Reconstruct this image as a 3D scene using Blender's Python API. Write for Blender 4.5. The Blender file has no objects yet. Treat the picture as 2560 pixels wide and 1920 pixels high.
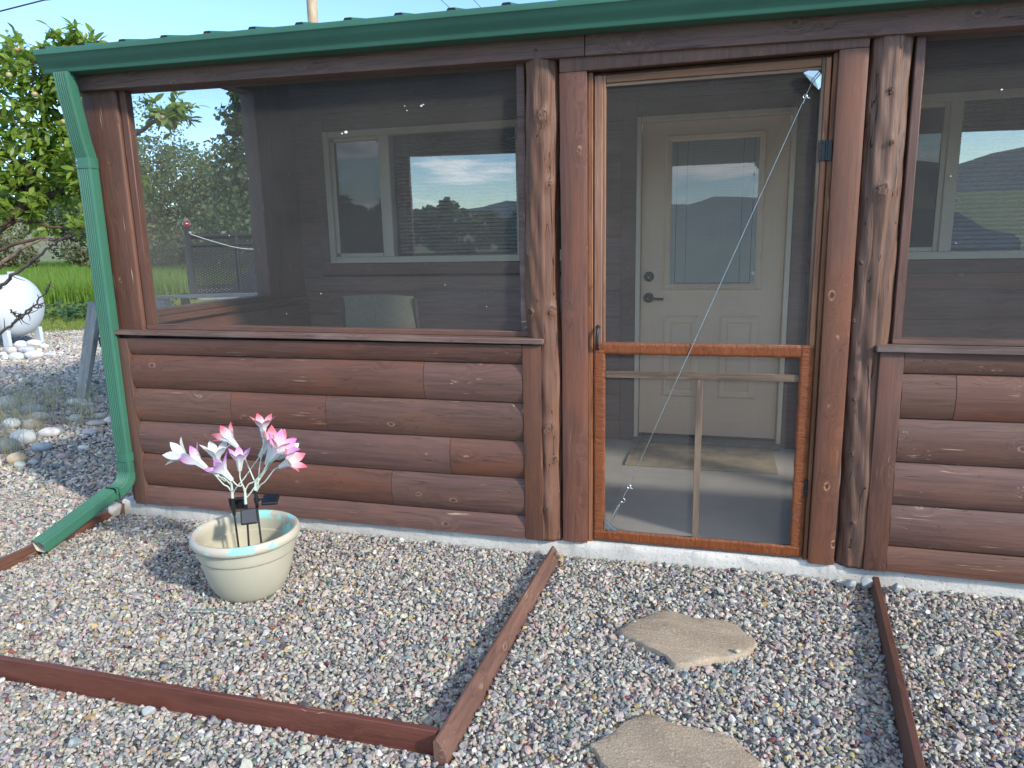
import bpy, bmesh, math, random
import numpy as np
from mathutils import Vector, Matrix, Euler

random.seed(7)
RNG = np.random.default_rng(11)
SC = bpy.context.scene
COL = SC.collection
R = math.radians

# ------------------------------------------------------------------ camera
CAM_LOC = np.array([0.0, -3.1552, 1.395])
FPX = 1798.98
YAW, PITCH, ROLL = R(15.599), R(11.254), R(-1.233)


def cam_axes():
    cy, sy = math.cos(YAW), math.sin(YAW)
    f = np.array([-sy * math.cos(PITCH), cy * math.cos(PITCH), -math.sin(PITCH)])
    r = np.array([cy, sy, 0.0])
    u = np.cross(r, f)
    c, s = math.cos(ROLL), math.sin(ROLL)
    return f, c * r + s * u, -s * r + c * u


CF, CR, CU = cam_axes()
cam = bpy.data.cameras.new('camera')
cam.sensor_fit = 'HORIZONTAL'
cam.sensor_width = 36.0
cam.lens = 36.0 * FPX / 2560.0
cam.clip_start = 0.05
cam.clip_end = 20000
co = bpy.data.objects.new('camera', cam)
COL.objects.link(co)
co.matrix_world = Matrix(((CR[0], CU[0], -CF[0], CAM_LOC[0]), (CR[1], CU[1], -CF[1], CAM_LOC[1]),
                          (CR[2], CU[2], -CF[2], CAM_LOC[2]), (0, 0, 0, 1)))
SC.camera = co


def in_frame(P, mx=300, my=200):
    """which of the points fall inside the picture widened by a margin (used to skip gravel nobody sees)"""
    q = P - CAM_LOC
    d = q @ CF
    x = 1280 + FPX * (q @ CR) / np.maximum(d, .01)
    y = 960 - FPX * (q @ CU) / np.maximum(d, .01)
    return (d > .1) & (x > -mx) & (x < 2560 + mx) & (y > -my) & (y < 1920 + my)


# ------------------------------------------------------------------ light
SUN_TO = Vector((1.70, -0.78, 1.0)).normalized()
SUN_EL = math.asin(SUN_TO.z)
SUN_AZ = math.atan2(SUN_TO.x, SUN_TO.y)
w = bpy.data.worlds.new('World')
SC.world = w
w.use_nodes = True
wn = w.node_tree
for n in list(wn.nodes):
    wn.nodes.remove(n)


def nd(nt, t, ins=None, **props):
    n = nt.nodes.new(t)
    for k, v in props.items():
        setattr(n, k, v)
    for k, v in (ins or {}).items():
        if isinstance(v, bpy.types.NodeSocket):
            nt.links.new(v, n.inputs[k])
        else:
            n.inputs[k].default_value = v
    return n


def c4(c):
    return (c[0], c[1], c[2], 1.0)


def mixc(nt, f, a, b, blend='MIX'):
    n = nt.nodes.new('ShaderNodeMix')
    n.data_type = 'RGBA'
    n.blend_type = blend
    for i, v in ((0, f), (6, a), (7, b)):
        if isinstance(v, bpy.types.NodeSocket):
            nt.links.new(v, n.inputs[i])
        elif i == 0:
            n.inputs[i].default_value = v
        else:
            n.inputs[i].default_value = c4(v)
    return n.outputs[2]


def mth(nt, op, a, b=0.0, clamp=False):
    n = nt.nodes.new('ShaderNodeMath')
    n.operation = op
    n.use_clamp = clamp
    for i, v in ((0, a), (1, b)):
        if isinstance(v, bpy.types.NodeSocket):
            nt.links.new(v, n.inputs[i])
        else:
            n.inputs[i].default_value = v
    return n.outputs[0]


def ramp(nt, fac, stops, interp='LINEAR'):
    n = nt.nodes.new('ShaderNodeValToRGB')
    n.color_ramp.interpolation = interp
    e = n.color_ramp.elements
    while len(e) < len(stops):
        e.new(0.5)
    for i, (p, c) in enumerate(stops):
        e[i].position = p
        e[i].color = c4(c) if isinstance(c, (tuple, list)) else (c, c, c, 1)
    nt.links.new(fac, n.inputs[0])
    return n.outputs[0]


def sstep(nt, v, a, b):
    n = nd(nt, 'ShaderNodeMapRange', {0: v, 1: a, 2: b, 3: 0.0, 4: 1.0}, interpolation_type='SMOOTHSTEP')
    return n.outputs[0]


sky = nd(wn, 'ShaderNodeTexSky', sky_type='NISHITA', sun_disc=False, sun_elevation=SUN_EL, sun_rotation=SUN_AZ,
         altitude=2200.0, air_density=1.0, dust_density=0.15, ozone_density=1.8)
tcw = nd(wn, 'ShaderNodeTexCoord')
sep = nd(wn, 'ShaderNodeSeparateXYZ', {0: tcw.outputs['Generated']})
zz = mth(wn, 'ADD', mth(wn, 'MAXIMUM', sep.outputs[2], 0.0), 0.10)
cl = nd(wn, 'ShaderNodeCombineXYZ', {0: mth(wn, 'DIVIDE', sep.outputs[0], zz), 1: mth(wn, 'DIVIDE', sep.outputs[1], zz), 2: 0.0})
cn = nd(wn, 'ShaderNodeTexNoise', {'Vector': cl.outputs[0], 'Scale': 0.62, 'Detail': 8.0, 'Roughness': 0.55, 'Distortion': 0.4})
cmask = sstep(wn, cn.outputs[0], 0.50, 0.66)
# the cloud bank the windows mirror stands over the mountains, opposite the side the camera looks at
cdir = sstep(wn, mth(wn, 'MULTIPLY', sep.outputs[1], -1.0), 0.05, 0.45)
cmask = mth(wn, 'MULTIPLY', cmask, cdir)
skyt = mixc(wn, 1.0, sky.outputs[0], (.86, .975, 1.0), 'MULTIPLY')
skyc = mixc(wn, cmask, skyt, (9.0, 9.0, 9.2))
bg = nd(wn, 'ShaderNodeBackground', {0: skyc, 1: 0.15})
wo = nd(wn, 'ShaderNodeOutputWorld', {0: bg.outputs[0]})

sun = bpy.data.lights.new('sun', 'SUN')
sun.energy = 2.0
sun.angle = R(4.0)
sun.color = (1.0, 0.92, 0.80)
so = bpy.data.objects.new('sun', sun)
COL.objects.link(so)
so.rotation_euler = (-SUN_TO).to_track_quat('-Z', 'Y').to_euler()
so.location = (6, -4, 8)

SC.view_settings.view_transform = 'Standard'
SC.view_settings.look = 'None'
SC.view_settings.exposure = 1.16
SC.view_settings.gamma = 1.0
SC.view_settings.use_curve_mapping = False
SC.render.engine = 'CYCLES'
SC.cycles.max_bounces = 8
SC.cycles.transparent_max_bounces = 16
SC.cycles.use_denoising = True
SC.cycles.caustics_reflective = False
SC.cycles.caustics_refractive = False

# ------------------------------------------------------------------ helpers
WLOC = {}


def place(o, loc, parent):
    COL.objects.link(o)
    WLOC[o.name] = Vector(loc)
    if parent is not None:
        o.parent = parent
        o.location = Vector(loc) - WLOC[parent.name]
    else:
        o.location = loc
    return o


def empty(name, loc=(0, 0, 0), parent=None):
    o = bpy.data.objects.new(name, None)
    o.empty_display_size = 0.1
    return place(o, loc, parent)


def tag(o, label=None, cat=None, group=None, kind=None):
    if label: o['label'] = label
    if cat: o['category'] = cat
    if group: o['group'] = group
    if kind: o['kind'] = kind
    return o


def obj(name, V, F, mat, parent=None, smooth=None, loc=None, attr=None):
    """one mesh object from world coordinates; origin at the middle of its base"""
    V = np.asarray(V, dtype=float)
    if loc is None:
        lo, hi = V.min(0), V.max(0)
        loc = ((lo[0] + hi[0]) / 2, (lo[1] + hi[1]) / 2, lo[2])
    me = bpy.data.meshes.new(name)
    me.from_pydata((V - np.array(loc)).tolist(), [], [list(map(int, f)) for f in F])
    me.materials.append(mat)
    if attr is not None:
        a = me.color_attributes.new('tint', 'FLOAT_COLOR', 'POINT')
        a.data.foreach_set('color', np.asarray(attr, dtype=np.float32).ravel())
    if smooth is not None:
        me.polygons.foreach_set('use_smooth', [True] * len(me.polygons))
        if smooth < 180:
            me.set_sharp_from_angle(angle=R(smooth))
    me.update()
    return place(bpy.data.objects.new(name, me), loc, parent)


def box(name, x0, x1, y0, y1, z0, z1, mat, parent=None, bev=.003, seg=1, shear=0.0, M4=None, smooth=40):
    bm = bmesh.new()
    bmesh.ops.create_cube(bm, size=1.0)
    for v in bm.verts:
        v.co = Vector((x0 + (v.co.x + .5) * (x1 - x0), y0 + (v.co.y + .5) * (y1 - y0), z0 + (v.co.z + .5) * (z1 - z0)))
    if bev > 0:
        bmesh.ops.bevel(bm, geom=bm.edges[:], offset=bev, segments=seg, affect='EDGES', profile=.6)
    for v in bm.verts:
        v.co.z += shear * v.co.x
        if M4 is not None:
            v.co = M4 @ v.co
    V = [v.co[:] for v in bm.verts]
    bm.verts.index_update()
    F = [[v.index for v in f.verts] for f in bm.faces]
    bm.free()
    return obj(name, V, F, mat, parent, smooth)


def prism(prof, p0, p1, ex, ey, n=1, wob=None):
    """profile points (u,v) swept from p0 to p1; ex,ey = world axes of u,v. Returns V,F with caps."""
    p0, p1, ex, ey = (np.array(a, float) for a in (p0, p1, ex, ey))
    prof = np.asarray(prof, float)
    m = len(prof)
    V = []
    for i in range(n + 1):
        t = i / n
        c = p0 + (p1 - p0) * t
        k = prof if wob is None else wob(prof, t)
        V.append(c + np.outer(k[:, 0], ex) + np.outer(k[:, 1], ey))
    V = np.concatenate(V)
    F = []
    for i in range(n):
        for j in range(m):
            a, b = i * m + j, i * m + (j + 1) % m
            F.append([a, b, b + m, a + m])
    F.append(list(range(m))[::-1])
    F.append([n * m + j for j in range(m)])
    return V, F


def tube(path, rad, n=10, cap=True):
    P = np.asarray(path, float)
    if np.isscalar(rad): rad = [rad] * len(P)
    T = np.gradient(P, axis=0)
    T /= np.linalg.norm(T, axis=1)[:, None] + 1e-9
    up = np.array([0, 0, 1.0]) if abs(T[0][2]) < .9 else np.array([1.0, 0, 0])
    V, F = [], []
    a = np.cross(T[0], up); a /= np.linalg.norm(a)
    for i in range(len(P)):
        a = a - T[i] * (a @ T[i]); a /= np.linalg.norm(a) + 1e-9
        b = np.cross(T[i], a)
        th = np.arange(n) * 2 * np.pi / n
        V.append(P[i] + rad[i] * (np.outer(np.cos(th), a) + np.outer(np.sin(th), b)))
    V = np.concatenate(V)
    for i in range(len(P) - 1):
        for j in range(n):
            q, r = i * n + j, i * n + (j + 1) % n
            F.append([q, r, r + n, q + n])
    if cap:
        F.append(list(range(n))[::-1]); F.append([(len(P) - 1) * n + j for j in range(n)])
    return V, F


def lathe(prof, c, n=48, close=False):
    """profile (r,z) turned about the vertical through c"""
    V, F = [], []
    m = len(prof)
    for j in range(n):
        t = 2 * np.pi * j / n
        for r_, z_ in prof:
            V.append((c[0] + r_ * math.cos(t), c[1] + r_ * math.sin(t), c[2] + z_))
    for j in range(n):
        k = (j + 1) % n
        for i in range(m - 1):
            F.append([j * m + i, k * m + i, k * m + i + 1, j * m + i + 1])
        if close:
            F.append([j * m + m - 1, k * m + m - 1, k * m, j * m])
    return V, F


def merge(parts):
    V, F, o = [], [], 0
    for v, f in parts:
        V.append(np.asarray(v, float)); F += [[i + o for i in q] for q in f]; o += len(v)
    return np.concatenate(V), F


def spline(pts, n=8):
    P = [np.array(p, float) for p in pts]
    P = [2 * P[0] - P[1]] + P + [2 * P[-1] - P[-2]]
    out = []
    for i in range(1, len(P) - 2):
        for k in range(n):
            t = k / n
            a, b, c, d = P[i - 1:i + 3]
            out.append(.5 * (2 * b + (c - a) * t + (2 * a - 5 * b + 4 * c - d) * t * t + (3 * b - a - 3 * c + d) * t ** 3))
    out.append(P[-2])
    return np.array(out)


def cboxvf(x0, x1, y0, y1, z0, z1):
    V = [(x, y, z) for x in (x0, x1) for y in (y0, y1) for z in (z0, z1)]
    return np.array(V, float), [[0, 1, 3, 2], [4, 6, 7, 5], [0, 4, 5, 1], [2, 3, 7, 6], [0, 2, 6, 4], [1, 5, 7, 3]]


def vnoise(P, s, seed=0):
    """cheap smooth pseudo-noise of points, about -1..1"""
    P = np.asarray(P, float) * s
    r = np.random.default_rng(seed)
    out = np.zeros(len(P))
    for k in range(6):
        d = r.normal(size=3) * (1 + .5 * k)
        out += np.sin(P @ d + r.uniform(0, 6.28)) / (1 + .4 * k)
    return out / 2.6


# ------------------------------------------------------------------ materials
def newmat(name):
    m = bpy.data.materials.new(name)
    m.use_nodes = True
    nt = m.node_tree
    b = nt.nodes['Principled BSDF']
    return m, nt, b


def setp(nt, b, **kw):
    names = dict(col='Base Color', rough='Roughness', metal='Metallic', spec='Specular IOR Level', coat='Coat Weight', normal='Normal', crough='Coat Roughness')
    for k, v in kw.items():
        s = b.inputs[names[k]]
        if isinstance(v, bpy.types.NodeSocket): nt.links.new(v, s)
        else: s.default_value = c4(v) if k == 'col' else v


def coords(nt, rnd=True):
    tc = nd(nt, 'ShaderNodeTexCoord')
    if not rnd:
        return tc.outputs['Object']
    oi = nd(nt, 'ShaderNodeObjectInfo')
    k = nd(nt, 'ShaderNodeVectorMath', {0: (31.0, 57.0, 83.0), 3: oi.outputs['Random']}, operation='SCALE')
    a = nd(nt, 'ShaderNodeVectorMath', {0: tc.outputs['Object'], 1: k.outputs[0]}, operation='ADD')
    return a.outputs[0]


def mapped(nt, v, s):
    return nd(nt, 'ShaderNodeMapping', {'Vector': v, 'Scale': s}).outputs[0]


def noise(nt, v, scale, detail=4.0, rough=.55, dist=0.0):
    return nd(nt, 'ShaderNodeTexNoise', {'Vector': v, 'Scale': scale, 'Detail': detail, 'Roughness': rough, 'Distortion': dist}).outputs[0]


def bump(nt, h, strength=.4, dist=.004):
    return nd(nt, 'ShaderNodeBump', {'Strength': strength, 'Distance': dist, 'Height': h}).outputs[0]


def wood(name, base, dark, blotch, worn, axis, rough=.5, knots=1.0, streak=.6, crack=0.0, gs=1.0, spec=.45, bstr=.45, blo=.6):
    m, nt, b = newmat(name)
    P = coords(nt)
    ax = lambda a, c: tuple(a if i == axis else c for i in range(3))
    # knots: sparse cells, the grain swings round them
    vk = nd(nt, 'ShaderNodeTexVoronoi', {'Vector': mapped(nt, P, ax(4.6, 7.5)), 'Scale': 1.0, 'Randomness': 1.0}, feature='F1')
    d = vk.outputs['Distance']
    swing = mth(nt, 'MULTIPLY', mth(nt, 'SUBTRACT', 1.0, sstep(nt, d, 0.02, 0.42)), .05 * knots)
    sv = nd(nt, 'ShaderNodeCombineXYZ', {0: swing, 1: swing, 2: swing})
    P2 = nd(nt, 'ShaderNodeVectorMath', {0: P, 1: sv.outputs[0]}, operation='ADD').outputs[0]
    g = noise(nt, mapped(nt, P2, ax(1.1 * gs, 26 * gs)), 2.4, 7.0, .62, .7)
    fine = noise(nt, mapped(nt, P2, ax(5 * gs, 150 * gs)), 2.0, 3.0, .6)
    bl = noise(nt, mapped(nt, P, ax(1.4, 5)), 1.6, 3.0, .55)
    col = mixc(nt, ramp(nt, g, [(.30, 0.0), (.62, 1.0)]), dark, base)
    col = mixc(nt, mth(nt, 'MULTIPLY', sstep(nt, bl, .46, .68), blo), col, blotch)
    col = mixc(nt, mth(nt, 'MULTIPLY', sstep(nt, fine, .5, .75), .35), col, tuple(x * .45 for x in dark))
    # scuffed streaks where the stain has flaked
    st = noise(nt, mapped(nt, P2, ax(4.0, 120)), 1.3, 2.0, .5)
    pm = noise(nt, mapped(nt, P, ax(1.6, 6)), 2.3, 2.0)
    sm = mth(nt, 'MULTIPLY', sstep(nt, st, .63, .70), sstep(nt, pm, .55, .68))
    col = mixc(nt, mth(nt, 'MULTIPLY', sm, streak), col, worn)
    ring = mth(nt, 'MULTIPLY', sstep(nt, d, .055, .075), mth(nt, 'SUBTRACT', 1.0, sstep(nt, d, .08, .115)))
    rb = noise(nt, P, 60.0, 2.0)
    col = mixc(nt, mth(nt, 'MULTIPLY', mth(nt, 'SUBTRACT', 1.0, sstep(nt, d, .03, .075)), .75 * knots), col, tuple(x * .8 for x in dark))
    col = mixc(nt, mth(nt, 'MULTIPLY', mth(nt, 'MULTIPLY', ring, sstep(nt, rb, .35, .6)), .62 * knots * (1 if streak > 0 else 0)), col, worn)
    h = mth(nt, 'ADD', mth(nt, 'MULTIPLY', g, .6), mth(nt, 'MULTIPLY', fine, .3))
    h = mth(nt, 'SUBTRACT', h, mth(nt, 'MULTIPLY', mth(nt, 'SUBTRACT', 1.0, sstep(nt, d, .02, .09)), .5 * knots))
    if crack > 0:
        ck = noise(nt, mapped(nt, P2, ax(1.1, 30)), 1.0, 2.0, .5, .5)
        cr = mth(nt, 'SUBTRACT', 1.0, sstep(nt, mth(nt, 'ABSOLUTE', mth(nt, 'SUBTRACT', ck, .5)), .0005, .006))
        cmk = sstep(nt, noise(nt, mapped(nt, P, ax(1.2, 6)), 2.0, 2.0), .34, .46)
        cr = mth(nt, 'MULTIPLY', cr, cmk)
        col = mixc(nt, mth(nt, 'MULTIPLY', cr, .8 * crack), col, (.008, .006, .005))
        h = mth(nt, 'SUBTRACT', h, mth(nt, 'MULTIPLY', cr, 1.3))
    # every board took the stain a little differently
    oi = nd(nt, 'ShaderNodeObjectInfo')
    v1 = nd(nt, 'ShaderNodeMapRange', {0: oi.outputs['Random'], 3: .88, 4: 1.12}).outputs[0]
    hs = nd(nt, 'ShaderNodeHueSaturation', {'Hue': nd(nt, 'ShaderNodeMapRange', {0: mth(nt, 'FRACT', mth(nt, 'MULTIPLY', oi.outputs['Random'], 7.31)), 3: .497, 4: .508}).outputs[0], 'Saturation': nd(nt, 'ShaderNodeMapRange', {0: mth(nt, 'FRACT', mth(nt, 'MULTIPLY', oi.outputs['Random'], 3.77)), 3: .78, 4: 1.1}).outputs[0], 'Value': v1, 'Color': col})
    fade = noise(nt, mapped(nt, P, ax(.9, 3.0)), 1.3, 3.0, .5)
    col = mixc(nt, mth(nt, 'MULTIPLY', sstep(nt, fade, .5, .72), .16), hs.outputs[0], tuple(min(1, x * 1.5 + .05) for x in base))
    setp(nt, b, col=col, rough=mth(nt, 'ADD', mth(nt, 'MULTIPLY', g, .25), rough - .04), spec=spec, normal=bump(nt, h, bstr, .004))
    return m


BR = dict(base=(.158, .072, .051), dark=(.088, .041, .030), blotch=(.185, .070, .042), worn=(.50, .34, .22))
MAT = {}
MAT['log'] = wood('stained_log_wood', axis=0, rough=.46, knots=.7, streak=.9, crack=.55, **BR)
MAT['ilog'] = wood('lightened_log_wood', base=(.23, .125, .095), dark=(.13, .07, .054), blotch=(.25, .12, .085), worn=(.4, .3, .22), axis=0, rough=.55, knots=.6, streak=.1)  # lighter copy of the log stain, its colour making up for dim porch light
MAT['itrim'] = wood('lightened_casing_wood', base=(.19, .10, .075), dark=(.11, .058, .044), blotch=(.21, .10, .07), worn=(.4, .3, .22), axis=0, rough=.55, knots=.6, streak=.1)  # casing stain lightened too, brightening the porch through colour
MAT['trim_v'] = wood('stained_upright_wood', axis=2, rough=.45, knots=1.0, streak=.5, **BR)
MAT['trim_h'] = wood('stained_level_wood', axis=0, rough=.5, knots=.6, streak=.4, **BR)
MAT['trim_y'] = wood('stained_side_wood', axis=1, rough=.5, knots=.6, streak=.3, **BR)
MAT['jamb'] = wood('stained_jamb_wood', base=(.170, .076, .050), dark=(.094, .041, .028), blotch=(.21, .078, .042), worn=(.5, .3, .16), axis=2, rough=.4, knots=1.2, streak=.3)
MAT['post'] = wood('peeled_post_wood', base=(.185, .090, .062), dark=(.095, .044, .030), blotch=(.235, .122, .086), worn=(.36, .23, .16), axis=2, rough=.42, knots=.0, streak=.6, crack=1.0, gs=1.0, bstr=1.0)
MAT['corner'] = wood('corner_post_wood', base=(.135, .062, .046), dark=(.07, .03, .022), blotch=(.155, .072, .05), worn=(.66, .50, .36), axis=2, rough=.46, knots=.5, streak=1.0, crack=.25)
MAT['sill'] = wood('weathered_sill_wood', base=(.185, .115, .095), dark=(.085, .05, .042), blotch=(.27, .2, .175), worn=(.6, .5, .42), axis=0, rough=.6, knots=.3, streak=.9, crack=.4)
MAT['beam'] = wood('dark_beam_wood', base=(.215, .118, .098), dark=(.11, .06, .052), blotch=(.235, .12, .094), worn=(.30, .17, .12), axis=0, rough=.6, knots=1.2, streak=.5, crack=.35, bstr=.7)
MAT['door_v'] = wood('varnished_door_wood', base=(.29, .125, .06), dark=(.14, .055, .028), blotch=(.34, .165, .09), worn=(.55, .38, .22), axis=2, rough=.42, knots=.4, streak=.8)
MAT['door_h'] = wood('varnished_rail_wood', base=(.27, .12, .065), dark=(.13, .055, .03), blotch=(.31, .15, .085), worn=(.5, .34, .2), axis=0, rough=.42, knots=.4, streak=.6)
MAT['lat_h'] = wood('weathered_lattice_wood', base=(.20, .13, .085), dark=(.075, .045, .03), blotch=(.3, .2, .13), worn=(.55, .42, .3), axis=0, rough=.65, knots=.2, streak=1.0, crack=.3)
MAT['lat_v'] = wood('weathered_lattice_upright', base=(.20, .13, .085), dark=(.075, .045, .03), blotch=(.3, .2, .13), worn=(.55, .42, .3), axis=2, rough=.65, knots=.2, streak=1.0, crack=.3)
MAT['edge_x'] = wood('edging_wood', base=(.175, .058, .04), dark=(.10, .033, .024), blotch=(.19, .06, .042), worn=(.52, .36, .26), axis=0, rough=.42, knots=.8, streak=.8)
MAT['edge_y'] = wood('edging_wood_lengthwise', base=(.175, .066, .044), dark=(.095, .035, .025), blotch=(.20, .076, .048), worn=(.55, .4, .28), axis=1, rough=.45, knots=.5, streak=.7, crack=.3)
MAT['edge_x2'] = wood('dark_edging_wood', base=(.12, .045, .034), dark=(.065, .025, .02), blotch=(.13, .05, .036), worn=(.35, .24, .17), axis=1, rough=.5, knots=.2, streak=.2)
MAT['grey_v'] = wood('grey_weathered_timber', base=(.52, .51, .48), dark=(.27, .265, .25), blotch=(.36, .34, .31), worn=(.45, .4, .33), axis=2, rough=.75, knots=.8, streak=.2, crack=.8)
MAT['grey_h'] = wood('grey_weathered_plank', base=(.33, .34, .34), dark=(.16, .16, .16), blotch=(.40, .40, .38), worn=(.5, .46, .4), axis=0, rough=.75, knots=.5, streak=.2, crack=.5)
MAT['pole'] = wood('utility_pole_wood', base=(.62, .48, .32), dark=(.42, .29, .17), blotch=(.7, .6, .46), worn=(.75, .68, .58), axis=2, rough=.7, knots=.3, streak=.4, crack=.3)


def flat(name, col, rough=.5, metal=0.0, spec=.5, var=.0, vs=8.0, bs=0.0, bscale=40.0, col2=None, coat=0.0):
    m, nt, b = newmat(name)
    setp(nt, b, col=col, rough=rough, metal=metal, spec=spec, coat=coat)
    P = coords(nt)
    if var > 0 or col2:
        n = noise(nt, P, vs, 5.0, .6)
        c2 = col2 or tuple(x * (1 - var) for x in col)
        setp(nt, b, col=mixc(nt, sstep(nt, n, .35, .68), col, c2))
        setp(nt, b, rough=mth(nt, 'ADD', mth(nt, 'MULTIPLY', n, .2), rough - .1))
    if bs > 0:
        setp(nt, b, normal=bump(nt, noise(nt, P, bscale, 4.0), bs, .003))
    return m


MAT['green'] = flat('green_painted_metal', (.050, .175, .115), .40, spec=.55, var=.14, vs=3.0, bs=.015, bscale=5)
MAT['greenin'] = flat('pale_inside_of_pipe', (.62, .58, .47), .6, var=.2)
MAT['roof'] = flat('green_roof_metal', (.028, .13, .085), .4, var=.2, vs=4)
MAT['dark'] = flat('dark_end_plug', (.02, .022, .022), .8)
MAT['vinyl'] = flat('cream_vinyl', (.66, .58, .45), .45, var=.08, vs=3)
MAT['tan'] = flat('tan_painted_door', (.88, .64, .43), .45, var=.07, vs=3, bs=.05, bscale=120)
MAT['tanlite'] = flat('pale_door_frame', (.84, .70, .52), .5, var=.1)
MAT['ceil'] = wood('porch_ceiling_wood', base=(.10, .05, .04), dark=(.05, .025, .02), blotch=(.11, .05, .035), worn=(.2, .14, .1), axis=0, rough=.6, streak=0.0)
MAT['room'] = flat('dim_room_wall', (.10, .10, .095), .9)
MAT['blind'] = flat('white_blind_slat', (.88, .89, .87), .5)
MAT['bronze'] = flat('dark_bronze_hardware', (.035, .042, .042), .42, metal=.6, var=.3, vs=30)
MAT['black'] = flat('black_iron', (.018, .022, .026), .4, var=.2, vs=20, spec=.5)
MAT['plast'] = flat('black_plastic', (.016, .018, .02), .35, spec=.5)
MAT['solar'] = flat('solar_cell_glass', (.012, .016, .028), .12, spec=.6)
MAT['steel'] = flat('grey_steel_rod', (.22, .21, .2), .35, metal=.9, var=.3, vs=40)
MAT['zinc'] = flat('zinc_plated_steel', (.62, .68, .70), .26, metal=.95, var=.18, vs=30)
MAT['stem'] = flat('pale_green_stem', (.60, .69, .60), .5, var=.12)
MAT['tank'] = flat('white_tank_paint', (.60, .65, .70), .4, var=.06, vs=2)
MAT['sling'] = flat('olive_sling_fabric', (.185, .175, .125), .85, var=.15, vs=60, bs=.3, bscale=300)
MAT['chairmetal'] = flat('bronze_chair_frame', (.045, .04, .035), .45)
MAT['trailer'] = flat('black_trailer_steel', (.016, .019, .022), .5, var=.2)
MAT['tarp'] = flat('blue_tarp', (.10, .17, .30), .5, var=.3, vs=6, bs=.5, bscale=14)
MAT['red'] = flat('dark_red_glass', (.22, .012, .014), .08, spec=.7, coat=1.0)
MAT['white'] = flat('white_plastic', (.8, .8, .78), .5)
MAT['bird'] = flat('white_fleck', (.8, .8, .76), .7)
MAT['tirerub'] = flat('tyre_rubber', (.02, .02, .02), .8)
MAT['gasket'] = flat('grey_rubber_strip', (.17, .15, .135), .6, var=.25, vs=30)


def m_concrete():
    m, nt, b = newmat('rough_concrete')
    P = coords(nt, False)
    n1 = noise(nt, P, 3.0, 6.0, .6)
    n2 = noise(nt, P, 60.0, 4.0, .65)
    sk = noise(nt, mapped(nt, P, (14, 14, 1.5)), 3.0, 3.0)
    col = mixc(nt, sstep(nt, n1, .35, .7), (.68, .655, .59), (.54, .52, .475))
    col = mixc(nt, mth(nt, 'MULTIPLY', sstep(nt, sk, .52, .7), .35), col, (.34, .33, .31))
    pit = sstep(nt, noise(nt, P, 95.0, 2.0), .64, .72)
    col = mixc(nt, mth(nt, 'MULTIPLY', pit, .6), col, (.2, .19, .18))
    h = mth(nt, 'SUBTRACT', mth(nt, 'ADD', n2, n1), mth(nt, 'MULTIPLY', pit, .8))
    setp(nt, b, col=col, rough=.9, normal=bump(nt, h, .55, .006))
    return m


MAT['conc'] = m_concrete()


def m_floor():
    m, nt, b = newmat('smooth_porch_floor')
    P = coords(nt, False)
    n1 = noise(nt, P, 2.2, 6.0, .6)
    col = mixc(nt, sstep(nt, n1, .3, .7), (.46, .44, .41), (.36, .35, .335))
    setp(nt, b, col=col, rough=.6, normal=bump(nt, noise(nt, P, 40, 3.0), .08, .003))
    return m


MAT['floor'] = m_floor()


def m_tape(axis):
    m, nt, b = newmat('brown_duct_tape_%s' % 'xyz'[axis])
    P = coords(nt)
    s = tuple(70.0 if i == axis else 6.0 for i in range(3))
    n = noise(nt, mapped(nt, P, s), 2.2, 3.0, .55, .4)
    n2 = noise(nt, P, 7.0, 3.0)
    crease = sstep(nt, mth(nt, 'ABSOLUTE', mth(nt, 'SUBTRACT', n, .5)), .0, .05)
    col = mixc(nt, sstep(nt, n2, .3, .7), (.27, .078, .022), (.225, .062, .018))
    col = mixc(nt, mth(nt, 'MULTIPLY', mth(nt, 'SUBTRACT', 1.0, crease), .45), col, (.11, .03, .01))
    setp(nt, b, col=col, rough=.36, spec=.5, normal=bump(nt, mth(nt, 'ADD', n, mth(nt, 'MULTIPLY', crease, .6)), .75, .004))
    return m


MAT['tape_x'], MAT['tape_z'] = m_tape(0), m_tape(2)


def m_screen(name='grey_insect_screen', add=.01, col=(.20, .192, .178)):
    """insect screen: too fine to draw wire by wire, so part of the light passes and part falls on grey wire"""
    m, nt, b = newmat(name)
    P = nd(nt, 'ShaderNodeTexCoord').outputs['Object']
    a1 = noise(nt, mapped(nt, P, (4, 4, 260)), 1.0, 2.0)
    a2 = noise(nt, mapped(nt, P, (260, 260, 4)), 1.0, 2.0)
    big = noise(nt, P, 2.5, 4.0)
    f = mth(nt, 'ADD', mth(nt, 'ADD', mth(nt, 'MULTIPLY', a1, .12), mth(nt, 'MULTIPLY', a2, .10)), mth(nt, 'MULTIPLY', big, .20))
    f = mth(nt, 'ADD', f, add)
    setp(nt, b, col=col, rough=.8, spec=.15)
    tr = nd(nt, 'ShaderNodeBsdfTransparent')
    mx = nd(nt, 'ShaderNodeMixShader', {0: f, 1: tr.outputs[0], 2: b.outputs[0]})
    nt.links.new(mx.outputs[0], nt.nodes['Material Output'].inputs[0])
    return m


MAT['screen'] = m_screen()
MAT['wscreen'] = m_screen('dark_window_screen', .42, (.05, .055, .055))


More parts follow.
